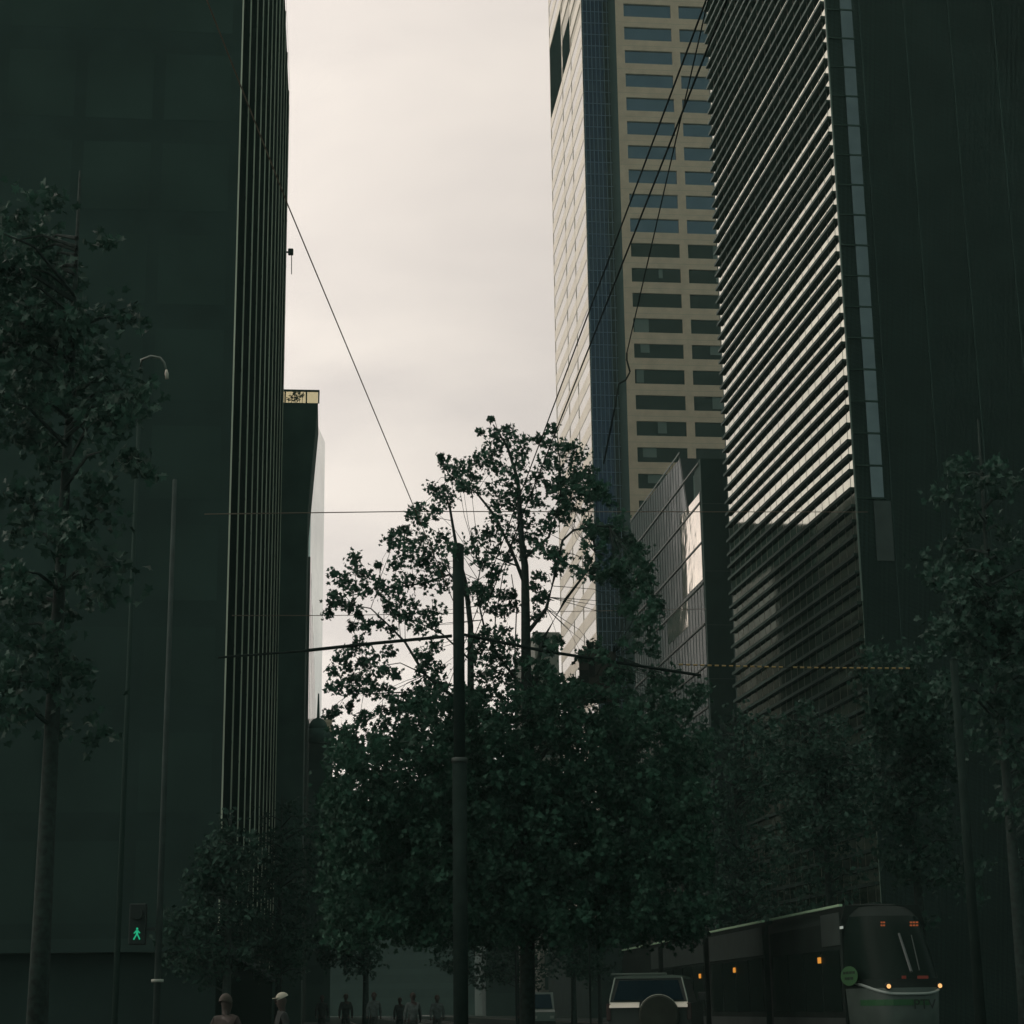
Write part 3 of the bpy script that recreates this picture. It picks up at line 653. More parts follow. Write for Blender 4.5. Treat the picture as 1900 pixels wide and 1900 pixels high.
# far traffic light
p = at(957, 1744, 110)
ts = empty('traffic_light', (p.x, 110, 0), 'far traffic light glowing a small green dot, right of the steel pole', 'traffic light')
MB().tube([(p.x, 110.1, 0), (p.x, 110.1, p.z + 0.5)], 0.06, 8).build('post', BL, ts)
MB().box(p.x - 0.17, p.x + 0.17, 109.85, 110.0, p.z - 0.2, p.z + 0.8, 0.02).build('housing', BL, ts)
MB().tube([(p.x, 109.84, p.z), (p.x, 109.85, p.z)], 0.11, 12).build('green_lens', mat('green_dot', (0.01, 0.1, 0.06), 0.5, emit=(0.02, 0.5, 0.25, 0.5)), ts)
# street lamp with a swan-neck arm
p1 = at(268, 1500, 36); a_ = [at(x, y, 36) for x, y in ((262, 668), (280, 661), (297, 664), (305, 673), (308.5, 686))]
lamp = empty('street_lamp', (p1.x, 36, 0), 'street lamp with a curved neck and white head among the left leaves', 'street lamp')
x0 = a_[0].x; MB().tube([(x0, 36, 0), (x0, 36, a_[0].z - 0.15)], [0.06, 0.035], 10).build('post', mat('lamp_post_paint', (0.045, 0.075, 0.065), 0.9, spec=0.1), lamp, True)
MB().tube([(x0, 36, a_[0].z - 0.2)] + a_, [0.045, 0.035, 0.03, 0.025, 0.02, 0.02], 8).build('arm', mat('lamp_arm', (0.22, 0.25, 0.22), 0.5, 0.2), lamp, True)
h0 = at(308.5, 686, 36); h1 = at(310, 703, 36)
MB().tube([h0, h0.lerp(h1, 0.4), h1], [0.02, 0.04, 0.03], 8).build('fixture_head', mat('lamp_white', (0.75, 0.68, 0.58), 0.4), lamp, True)

def wire(name, pts, r, label, cat='wire', m=None, group=None, sag=0.0):
    P = []
    for i in range(len(pts) - 1):
        for k in range(10):
            t_ = k / 10; q = Vector(pts[i]).lerp(Vector(pts[i + 1]), t_); q.z -= sag * 4 * t_ * (1 - t_); P.append(q)
    P.append(Vector(pts[-1])); b = MB().tube(P, r, 6); o = b.build(name, m or WIRE, None, True)
    c = P[0].copy(); o.data.transform(Matrix.Translation(-c)); o.location = c
    return tag(o, label, cat, group)
wire('guy_wire', [at(360, -60, 24), at(534, 380, 28), at(842, 1118, PY_)], 0.011, 'thin wire slanting down from the finned block to the tree', m=mat('brown_wire', (0.20, 0.13, 0.09), 0.6))
HW = 9.3
def along(px, py, y0, y1):
    d = ray(px, py); p = CAM + d * ((HW - CAM.z) / d.z); return [Vector((p.x, y0, HW)), Vector((p.x, y1, HW))]
wire('feeder_wire', along(1160, 400, 8, 120), 0.009, 'leftmost of the three wires running up over the stone tower')
wire('feeder_wire', along(1190, 400, 8, 120), 0.010, 'middle of the three wires running up over the stone tower')
k0 = at(1163, 655, 30)
wire('feeder_wire', [at(1330, -70, 20), k0], 0.010, 'right wire of the three over the stone tower, ending in a loop')
wire('wire_loop', [k0, at(1163, 668, 30), at(1169, 690, 30), at(1161, 705, 30), at(1148, 712, 30), at(1140, 760, 30), at(1120, 860, 31)], 0.016, 'slack loop of cable hanging in front of the blue glass')
wire('span_wire', [at(380, 954, 72), at(760, 949, 85), at(1610, 950, 104)], 0.024, 'upper level wire crossing the street from side to side', m=BWIRE)
wire('span_wire', [at(415, 1142, 78), at(620, 1142, 85), at(1310, 1130, 120)], 0.018, 'lower thin level wire crossing the street', m=BWIRE)
aL = [at(838, 1180, PY_), at(690, 1194, PY_ - 0.6), at(560, 1208, PY_ - 1.2), at(405, 1220, PY_ - 2)]
wire('support_arm', aL, [0.045] * 20 + [0.03] * 11, 'thick arm reaching left from the steel pole', 'cable')
aR = [at(862, 1178, PY_), at(1010, 1208, PY_ + 1), at(1300, 1253, PY_ + 3)]
wire('support_arm', aR, 0.042, 'thick cable running right from the steel pole through the leaves', 'cable')
b = empty('beaded_cable', at(1258, 1234, 38), 'level cable dotted with short orange sleeves in front of the dark tower foot', 'cable')
e0_, e1_ = at(1258, 1233, 38), at(1692, 1240, 38)
MB().tube([e0_, e0_.lerp(e1_, 0.5) - Vector((0, 0, 0.02)), e1_], 0.009, 5).build('line', WIRE, b)
s_ = MB()
for i in range(33):
    if i in (15,): continue
    t0 = i / 33 + 0.004; q0 = e0_.lerp(e1_, t0); q1 = e0_.lerp(e1_, t0 + 0.0165)
    dz = Vector((0, 0, -0.02 * 4 * t0 * (1 - t0))); s_.tube([q0 + dz, q1 + dz], 0.019, 6)
s_.build('sleeves', mat('orange_sleeve', (0.40, 0.27, 0.10), 0.5), b)
# right pole that carries it
rp = at(1790, 1500, 38.5); rt = at(1782, 1225, 38.5)
rpole = empty('tram_pole', (rp.x, 38.5, 0), 'slender dark pole at the right end of the beaded cable', 'pole')
MB().tube([(rp.x, 38.5, 0), (rp.x, 38.5, rt.z)], [0.12, 0.08], 12).build('shaft', POLE, rpole, True)
MB().tube([(rp.x, 38.5, rt.z), (rp.x, 38.5, rt.z + 0.05)], [0.09, 0.03], 12).build('cap', POLE, rpole, True)
# hanging road sign seen from the dim side
hs = empty('hanging_sign', at(1110, 1255, 50.5), 'dull brown square sign with a dark turn arrow hanging among the leaves', 'sign')
FS = Frame(at(1110, 1255, 50.5), (1, 0.05, 0), (0.05, -1, 0)); s = 50.5 / 3560.0
SB = mat('sign_brown', (0.046, 0.044, 0.035), 0.7, var=0.15, scale=4)
MB(FS).box(-37 * s, 36 * s, -0.04, 0, -16 * s, 50 * s).build('panel', SB, hs)
MB(FS).box(-41 * s, 39 * s, -0.04, 0, -50 * s, -19 * s).build('lower_panel', SB, hs)
SD = mat('sign_dark', (0.015, 0.02, 0.017), 0.8)
b = MB(FS)
b.box(-18 * s, 24 * s, 0.0, 0.012, 30 * s, 38 * s); b.box(-18 * s, -6 * s, 0.0, 0.012, -2 * s, 30 * s)
b.build('arrow', SD, hs)
for a_0, a_1 in ((-37, -19), (18, 36)): MB(FS).box(a_0 * s, a_1 * s, 0.0, 0.012, -12 * s, 12 * s).build('dark_patch', SD, hs)
MB(FS).box(-41 * s, 39 * s, 0.0, 0.03, -53 * s, -50 * s).build('frame', SD, hs)
MB(FS).box(-2 * s, 2 * s, -0.09, -0.04, -50 * s, 62 * s).build('hanger', SD, hs)
# small plate on a post, added where a wall reflects a lighter square
q = at(1092, 1718, 60)
st = empty('light_patch_plate', (q.x, 60, 0), 'small pale square on a post, added for a lighter patch left of the off-roader', 'sign')
MB().box(q.x - 0.17, q.x + 0.17, 59.96, 59.98, q.z - 0.21, q.z + 0.21).build('plate', mat('patch_grey', (0.20, 0.205, 0.17), 0.6, var=0.2, scale=5), st)
MB().tube([(q.x, 60.02, 0), (q.x, 60.02, q.z + 0.25)], 0.03, 8).build('post', POLE, st)

# ------------------------------------------------------------------ tram
XT = at(1600, 1674, 42).x; HTR = at(1600, 1674, 43.5).z; TW = 2.0
tram = empty('tram', (XT + TW / 2, 42, 0), 'low-floor tram with white nose, green roof line and orange lamps coming this way', 'tram')
TLEN = 34.0; cx = XT + TW / 2
prof = [(0.30, 0.25, 0.84), (0.8, 0.05, 0.92), (1.48, 0.0, 0.96), (1.70, 0.03, 0.98), (1.90, 0.10, 1.0), (2.2, 0.32, 1.0), (2.65, 0.66, 1.0), (3.05, 0.95, 0.98), (HTR - 0.32, 1.25, 0.94), (HTR - 0.1, 1.7, 0.86), (HTR, 2.3, 0.7)]
K = 14
def ring(h, yo, hw):
    pts = []; nd = 1.9                                  # nose depth
    for k_ in range(K + 1):
        a = math.pi * k_ / K; ca, sa = math.cos(a), math.sin(a)
        x = -hw * math.copysign(abs(ca) ** 0.55, ca); y = 42 + yo + nd * (1 - abs(sa) ** 0.9)
        pts.append(Vector((cx + x, y, h)))
    return pts
R_s = [ring(*p) for p in prof]
def nose(i0, i1, k0=0, k1=K, off=0.0):
    b = MB()
    for i in range(i0, i1):
        for k_ in range(k0, k1):
            q4 = [R_s[i][k_], R_s[i][k_ + 1], R_s[i + 1][k_ + 1], R_s[i + 1][k_]]
            b.poly([v + Vector((0, -off, 0)) for v in q4])
    bmesh.ops.remove_doubles(b.bm, verts=b.bm.verts[:], dist=0.001)
    return b
WHT = mat('tram_white', (0.085, 0.115, 0.10), 0.45, var=0.15, scale=2)
GRN = mat('tram_green', (0.035, 0.13, 0.05), 0.5)
DKB = mat('tram_dark_panel', (0.020, 0.030, 0.026), 0.8, var=0.2, scale=1, spec=0.1)
TGL = mat('tram_glass', (0.010, 0.020, 0.016), 0.3, spec=0.05)
nose(0, 3).build('lower_nose', WHT, tram, True)
nose(3, 4).build('lamp_band', DKB, tram, True)
nose(4, 8).build('windscreen', TGL, tram, True)
nose(8, 10).build('roof_nose', DKB, tram, True)
b = MB(); b.bm.faces.new([b.bm.verts.new(v) for v in R_s[-1]] ); b.build('nose_top', DKB, tram)
# white curved lip under the lamps and green band on the nose
b = MB(); lipm = mat('tram_lip', (0.32, 0.38, 0.35), 0.4)
lp = []
for k_ in range(25):
    f = k_ / 12 - 1; ca_ = abs(f) ** (1 / 0.55); sa_ = math.sqrt(max(0.0, 1 - ca_ * ca_))
    lp.append(Vector((cx + f * 0.97, 41.99 + 1.9 * (1 - sa_ ** 0.9) * 0.98, 1.56 + 0.30 * abs(f) ** 4)))
b.tube(lp, 0.035, 6); b.build('bumper_lip', lipm, tram, True)
b = MB()
for k_ in range(2, K - 1):
    if k_ in (8, 9): continue
    q4 = [R_s[1][k_].lerp(R_s[2][k_], 0.76), R_s[1][k_ + 1].lerp(R_s[2][k_ + 1], 0.76), R_s[1][k_ + 1].lerp(R_s[2][k_ + 1], 0.95), R_s[1][k_].lerp(R_s[2][k_], 0.95)]
    b.poly([v + Vector((0, -0.012, 0)) for v in q4])
b.build('green_band', GRN, tram)
def text(s_, size, loc, rot, m, name, parent):
    cu = bpy.data.curves.new(name, 'FONT'); cu.body = s_; cu.size = size; cu.extrude = 0.004; cu.align_x = 'CENTER'; cu.align_y = 'CENTER'
    tmp = bpy.data.objects.new(name + '_curve', cu); COL.objects.link(tmp); bpy.context.view_layer.update()
    me = bpy.data.meshes.new_from_object(tmp.evaluated_get(bpy.context.evaluated_depsgraph_get())); bpy.data.objects.remove(tmp)
    mw = Matrix.LocRotScale(Vector(loc), rot.to_quaternion() if hasattr(rot, 'to_quaternion') else rot, None); me.transform(mw)
    me.transform(Matrix.LocRotScale(PARENT_W(parent)[0], PARENT_W(parent)[1], None).inverted())
    me.materials.clear(); me.materials.append(m); o = bpy.data.objects.new(name, me); COL.objects.link(o); o.parent = parent; return o
from mathutils import Euler
text('PTV', 0.30, (at(1714, 1863, 42).x, 41.93, at(1714, 1864, 42).z), Euler((math.pi / 2, 0, 0)), mat('letter_dark', (0.015, 0.02, 0.018), 0.6), 'lettering', tram)
# body cars, gangways, windows
cars = [(43.9, 51.2), (52.0, 59.6), (60.4, 68.0), (68.8, 77.6)]
for ci, (ya, yb) in enumerate(cars):
    b = MB(); b.box(XT, XT + TW, ya, yb, 0.30, HTR - 0.42); b.prism([(XT, ya, HTR - 0.42), (XT + 0.12, ya, HTR - 0.05), (XT + TW - 0.12, ya, HTR - 0.05), (XT + TW, ya, HTR - 0.42)], (0, yb - ya, 0))
    b.build('car_body', DKB, tram)
    MB().box(XT - 0.012, XT + 0.07, ya + 0.05, yb - 0.05, HTR - 0.07, HTR - 0.015).build('roof_line', mat('roof_line', (0.50, 0.72, 0.48), 0.5), tram)
    MB().box(XT - 0.01, XT, ya + 0.05, yb - 0.05, 0.30, 1.05).build('skirt', mat('skirt', (0.05, 0.062, 0.056), 0.6, var=0.3, scale=0.8), tram)
    b = MB(); nwin = 4
    for j in range(nwin):
        w0 = ya + 0.25 + j * (yb - ya - 0.4) / nwin; w1 = w0 + (yb - ya - 0.4) / nwin - 0.15
        MB().box(XT - 0.015, XT, w0, w1, 1.2, HTR - 1.05).build('window', TGL, tram)
    MB().box(XT - 0.018, XT - 0.001, ya + 0.1, (yb - 0.1 if ci in (1, 2) else ya + 1.7) if ci else yb - 5.5, HTR - 0.95, HTR - 0.2).build('roof_panel', mat('roof_panel', (0.045, 0.062, 0.055), 0.6, var=0.15, scale=2), tram)
    if ci < 3: MB().box(XT + 0.14, XT + TW - 0.14, yb, yb + 0.8, 0.4, HTR - 0.15).build('gangway', RUB, tram)
for k_ in range(3): MB().box(XT + 0.3, XT + TW - 0.3, 46 + 10 * k_, 48 + 10 * k_, 0.0, 0.3).build('bogie', RUB, tram)
ORG = mat('orange_lamp', (0.5, 0.2, 0.02), 0.5, emit=(1.0, 0.40, 0.06, 0.62))
for px, py in ((1299, 1811), (1363, 1800), (1521, 1782)):
    h = hit(px, py, Vector((XT - 0.02, 0, 0)), Vector((1, 0, 0)))
    MB().box(XT - 0.04, XT - 0.018, h.y - 0.13, h.y + 0.13, h.z - 0.07, h.z + 0.07).build('door_lamp', ORG, tram)
h = hit(1562, 1721, Vector((XT - 0.02, 0, 0)), Vector((1, 0, 0)))
MB().box(XT - 0.04, XT - 0.018, h.y - 0.12, h.y + 0.12, h.z - 0.03, h.z + 0.03).build('marker_lamp', mat('marker', (0.5, 0.55, 0.5), 0.4, emit=(0.5, 0.55, 0.5, 0.4)), tram)
# round green emblem on the side and its pale patch
h = hit(1576, 1811, Vector((XT - 0.02, 0, 0)), Vector((1, 0, 0)))
def yz(px, py): q = hit(px, py, Vector((XT - 0.03, 0, 0)), Vector((1, 0, 0))); return q.y, q.z
yA = h.y; rad = 18 * h.y / 3550.0
b = MB(); ry = abs(yz(1558, 1811)[0] - yA)
b.prism([(XT - 0.022, yA + ry * 0.9 * math.cos(t_ * math.pi / 12), h.z + rad * math.sin(t_ * math.pi / 12)) for t_ in range(24)], (-0.006, 0, 0))
em = b.build('round_emblem', mat('emblem_green', (0.05, 0.15, 0.055), 0.6), tram)
b = MB()
for zz_, segs in ((0.33, ((-.62, -.38), (-.3, -.05), (.03, .3), (.38, .6))), (-0.25, ((-.42, -.15), (-.07, .2), (.27, .45)))):
    for s0, s1 in segs:
        b.box(XT - 0.036, XT - 0.029, yA + s0 * ry, yA + s1 * ry, h.z + (zz_ - 0.13) * rad, h.z + (zz_ + 0.13) * rad)
b.build('emblem_marks', mat('emblem_dark', (0.015, 0.03, 0.02), 0.7), em)
# destination displays, side indicator strip, head lamps, wiper, dash lights
DOT = mat('display_orange', (0.3, 0.08, 0.02), 0.5, emit=(0.75, 0.17, 0.05, 0.22))
FN = Vector((0, -1, 0))
def nosept(px, py): return at(px, py, 42 + 0.9)
for (x0_, x1_) in ((1634, 1643), (1688, 1705)):
    b = MB()
    for py in (1711.5, 1717):
        p0 = at(x0_, py, 42.72); p1_ = at(x1_, py, 42.72); n_ = max(2, int((x1_ - x0_) / 4.5))
        for j in range(n_):
            xa_ = p0.x + (p1_.x - p0.x) * j / n_; xb_ = p0.x + (p1_.x - p0.x) * (j + 0.72) / n_
            b.box(xa_, xb_, 42.70, 42.72, p0.z - 0.018, p0.z + 0.018)
    b.build('destination_display', DOT, tram)
s_ = MB(); pa = at(1615, 1763, 42.9); pb_ = at(1628, 1789, 42.9)
for j in range(8):
    c = pa.lerp(pb_, j / 7.5); s_.box(c.x - 0.035, c.x + 0.035, 42.88, 42.9, c.z - 0.016, c.z + 0.016)
s_.build('side_indicator', mat('indicator_amber', (0.3, 0.15, 0.03), 0.5, emit=(0.6, 0.32, 0.07, 0.45)), tram)
for px, py in ((1649, 1830), (1744, 1829)):
    c = at(px, py, 41.98 if px < 1700 else 42.28)
    b = MB(); b.tube([c + Vector((0, 0.06, 0)), c], [0.085, 0.075], 14); hd = b.build('headlight', BL, tram, True)
    MB().tube([c + Vector((0, -0.01, 0)), c + Vector((0, -0.015, 0))], [0.05, 0.035], 12).build('lit_lamp', mat('headlamp_warm', (1, .6, .3), 0.4, emit=(1.0, 0.52, 0.18, 1.0)), hd)
for (x0_, y0_, x1_, y1_, w_, c_) in ((1668, 1732, 1691, 1803, 0.035, (0.10, 0.12, 0.115)), (1691, 1735, 1706, 1800, 0.014, (0.06, 0.08, 0.075))):
    p0 = at(x0_, y0_, 42.62); p1_ = at(x1_, y1_, 42.0)
    MB().tube([p0, p1_], [w_ * 0.8, w_], 6).build('wiper', mat('wiper_%d' % x0_, c_, 0.5), tram)
RD = mat('dash_red', (0.12, 0.02, 0.015), 0.6, emit=(0.5, 0.08, 0.04, 0.07))
for x0_, x1_ in ((1673, 1681), (1702, 1722)):
    p0 = at(x0_, 1813, 41.98); p1_ = at(x1_, 1813, 41.98); MB().box(p0.x, p1_.x, 41.96, 41.98, p0.z - 0.035, p0.z + 0.03).build('dash_light', RD, tram)

# ------------------------------------------------------------------ off-roader with spare wheel
SY = 42.0; sx = at(1203, 1850, SY).x
suv = empty('off_roader', (sx, SY, 0), 'pale boxy off-roader seen from behind with a covered spare wheel', 'car')
CARP = mat('belt_paint_lit', (0.85, 0.78, 0.66), 0.35, var=0.08, scale=1.5)  # sky light on the belt strips is put into this paint
CARD = mat('car_trim_dark', (0.028, 0.034, 0.03), 0.6)
hw = 0.90; belt = at(1200, 1858, SY).z; roofz = at(1200, 1811, SY).z
b = MB()
def side_prof(): return [(SY, 0.55), (SY, belt), (SY + 3.0, belt), (SY + 4.3, belt - 0.12), (SY + 4.45, 0.75), (SY + 4.45, 0.5)]
b.prism([(sx - hw, y, z) for y, z in side_prof()], (2 * hw, 0, 0))
bmesh.ops.bevel(b.bm, geom=b.bm.edges[:], offset=0.05, segments=2, affect='EDGES'); b.build('body', mat('car_body_dim', (0.030, 0.040, 0.034), 0.5, var=0.1, scale=2), suv)
# cabin: tapered greenhouse made of pillars + roof
b = MB(); t_in = 0.13
def cab(y0, y1, z0, z1, i0, i1):
    v = [(sx - hw + i0, y0, z0), (sx + hw - i0, y0, z0), (sx + hw - i1, y0 + 0.14, z1), (sx - hw + i1, y0 + 0.14, z1)]
    w = [(sx - hw + i0, y1, z0), (sx + hw - i0, y1, z0), (sx + hw - i1, y1 - 0.4, z1), (sx - hw + i1, y1 - 0.4, z1)]
    a = [b.bm.verts.new(q) for q in v]; c = [b.bm.verts.new(q) for q in w]
    b.bm.faces.new(a); b.bm.faces.new(c[::-1])
    for i in range(4): b.bm.faces.new((a[i], c[i], c[(i + 1) % 4], a[(i + 1) % 4]))
cab(SY + 0.02, SY + 3.1, belt - 0.02, roofz - 0.02, 0.05, t_in + 0.05)
b.build('cabin', CARD, suv)
b = MB(); pts_ = []
for i in range(9):
    f = i / 8 * 2 - 1; pts_.append((sx + f * (hw - t_in - 0.02), roofz + 0.035 * (1 - f * f)))
b.prism([(x, SY + 0.12, z) for x, z in pts_] + [(pts_[-1][0], SY + 0.12, roofz - 0.05), (pts_[0][0], SY + 0.12, roofz - 0.05)], (0, 2.5, 0))
b.build('roof', mat('car_roof', (0.10, 0.13, 0.105), 0.4), suv)
b = MB(); b.prism([(sx - hw + 0.13, SY - 0.005, belt + 0.03), (sx + hw - 0.13, SY - 0.005, belt + 0.03), (sx + hw - t_in - 0.12, SY + 0.128, roofz - 0.09), (sx - hw + t_in + 0.12, SY + 0.128, roofz - 0.09)], (0, 0.02, 0.0)); b.build('rear_window', CARGL, suv)
for s_i in (-1, 1):
    b = MB(); b.tube([(sx + s_i * (hw - 0.04), SY + 0.0, belt), (sx + s_i * (hw - t_in - 0.03), SY + 0.12, roofz - 0.03)], 0.018, 6); b.build('pillar', mat('pillar_pale', (0.24, 0.29, 0.24), 0.4), suv)
    MB().box(sx + s_i * (hw - 0.015) - 0.05, sx + s_i * (hw - 0.015) + 0.05, SY - 0.03, SY + 0.1, belt - 0.4, belt - 0.04, 0.02).build('tail_light', mat('tail_red', (0.035, 0.016, 0.013), 0.5), suv)
    for yw in (SY + 0.95, SY + 3.6):
        b = MB(); xw = sx + s_i * (hw - 0.12); b.tube([(xw - 0.13, yw, 0.38), (xw - 0.1, yw, 0.38), (xw + 0.1, yw, 0.38), (xw + 0.13, yw, 0.38)], [0.34, 0.38, 0.38, 0.34], 20); wl = b.build('wheel', RUB, suv, True)
        MB().tube([(xw + s_i * 0.12, yw, 0.38), (xw + s_i * 0.14, yw, 0.38)], [0.2, 0.17], 14).build('rim', METAL, wl, True)
    MB().box(sx + s_i * (hw + 0.02) - 0.04, sx + s_i * (hw + 0.02) + 0.1 * s_i + 0.04, SY + 3.0, SY + 3.12, belt, belt + 0.2, 0.02).build('mirror', CARD, suv)
    MB().box(sx + s_i * (hw - 0.0) - 0.035, sx + s_i * hw + 0.035, SY + 0.55, SY + 1.4, 0.7, 0.92, 0.03).build('wheel_arch', mat('arch_pale', (0.20, 0.19, 0.16), 0.5), suv)
b = MB()
for xa_, xb_ in ((sx - hw + 0.04, sx - 0.2), (sx + 0.52, sx + hw - 0.04)): b.prism([(xa_, SY - 0.10, belt - 0.13), (xa_, SY + 0.04, belt + 0.005), (xa_, SY + 0.04, belt - 0.13)], (xb_ - xa_, 0, 0))
b.bm.normal_update(); b.build('belt_highlight', CARP, suv)
MB().box(sx - hw - 0.02, sx + hw + 0.02, SY - 0.16, SY + 0.02, 0.50, 0.72, 0.03).build('bumper', mat('bumper_pale', (0.25, 0.24, 0.21), 0.45), suv)
swx = at(1224, 1880, SY).x; swz = belt - 0.30; b = MB()
b.tube([(swx, SY - 0.02, swz), (swx, SY - 0.08, swz), (swx, SY - 0.22, swz), (swx, SY - 0.27, swz), (swx, SY - 0.275, swz)], [0.40, 0.44, 0.44, 0.40, 0.05], 28)
sw = b.build('spare_wheel', mat('wheel_cover', (0.034, 0.040, 0.032), 0.8, var=0.2, scale=3, spec=0.1), suv)
b = MB(); rr = [(swx + 0.43 * math.cos(a), SY - 0.2, swz + 0.43 * math.sin(a)) for a in [math.pi * (0.12 + 0.76 * i / 16) for i in range(17)]]
b.tube(rr, 0.022, 6); b.build('cover_rim', mat('cover_rim', (0.32, 0.33, 0.27), 0.4), sw, True)
MB().box(sx - hw + 0.08, sx + hw - 0.5, SY + 0.1, SY + 0.3, roofz + 0.03, roofz + 0.07, 0.01).build('roof_spoiler', mat('car_roof', (0.1, .13, .1)), suv)

suv.rotation_euler.z = math.radians(-15)
# pale van further down the street
VY = 118.0; vx = at(1008, 1860, VY).x; vt = at(1008, 1841, VY).z
van = empty('delivery_van', (vx, VY, 0), 'small pale green van far down the street beside the tree trunk', 'van')
VM = mat('van_paint', (0.22, 0.27, 0.235), 0.4, var=0.1, scale=1)
b = MB(); b.prism([(vx - 0.72, y, z) for y, z in ((VY, 0.4), (VY - 0.02, 1.15), (VY + 0.35, 1.32), (VY + 0.9, vt), (VY + 4.2, vt), (VY + 4.2, 0.4))], (1.44, 0, 0)); b.build('body', VM, van)
MB().prism([(vx - 0.6, VY + 0.34, 1.36), (vx + 0.6, VY + 0.34, 1.36), (vx + 0.55, VY + 0.85, vt - 0.12), (vx - 0.55, VY + 0.85, vt - 0.12)], (0, -0.03, 0)).build('windscreen', CARGL, van)
for s_i in (-1, 1):
    MB().box(vx + s_i * 0.52 - 0.12, vx + s_i * 0.52 + 0.12, VY - 0.05, VY, 0.75, 0.92, 0.01).build('headlight', mat('van_lamp', (0.5, 0.5, 0.45), 0.3), van)
    for yw in (VY + 0.8, VY + 3.4): MB().tube([(vx + s_i * 0.74 - 0.08, yw, 0.32), (vx + s_i * 0.74 + 0.08, yw, 0.32)], 0.32, 16).build('wheel', RUB, van, True)
MB().box(vx - 0.72, vx + 0.72, VY - 0.1, VY, 0.4, 0.62, 0.02).build('bumper', CARD, van)

# ------------------------------------------------------------------ people
SKIN = mat('skin', (0.060, 0.042, 0.034), 0.6)
def skin_mesh(name, verts, edges, radii, m, parent, root=0, sub=2):
    me = bpy.data.meshes.new(name); me.from_pydata(verts, edges, []); o = bpy.data.objects.new(name, me); COL.objects.link(o)
    o.modifiers.new('skin', 'SKIN'); ls = me.skin_vertices[0].data
    for i, r in enumerate(radii): ls[i].radius = (r, r) if isinstance(r, float) else r
    ls[root].use_root = True
    s_m = o.modifiers.new('sub', 'SUBSURF'); s_m.levels = sub; s_m.render_levels = sub
    bpy.context.view_layer.update()
    nm = bpy.data.meshes.new_from_object(o.evaluated_get(bpy.context.evaluated_depsgraph_get())); bpy.data.objects.remove(o)
    for p in nm.polygons: p.use_smooth = True
    nm.materials.clear(); nm.materials.append(m); o2 = bpy.data.objects.new(name, nm); COL.objects.link(o2); o2.parent = parent; return o2
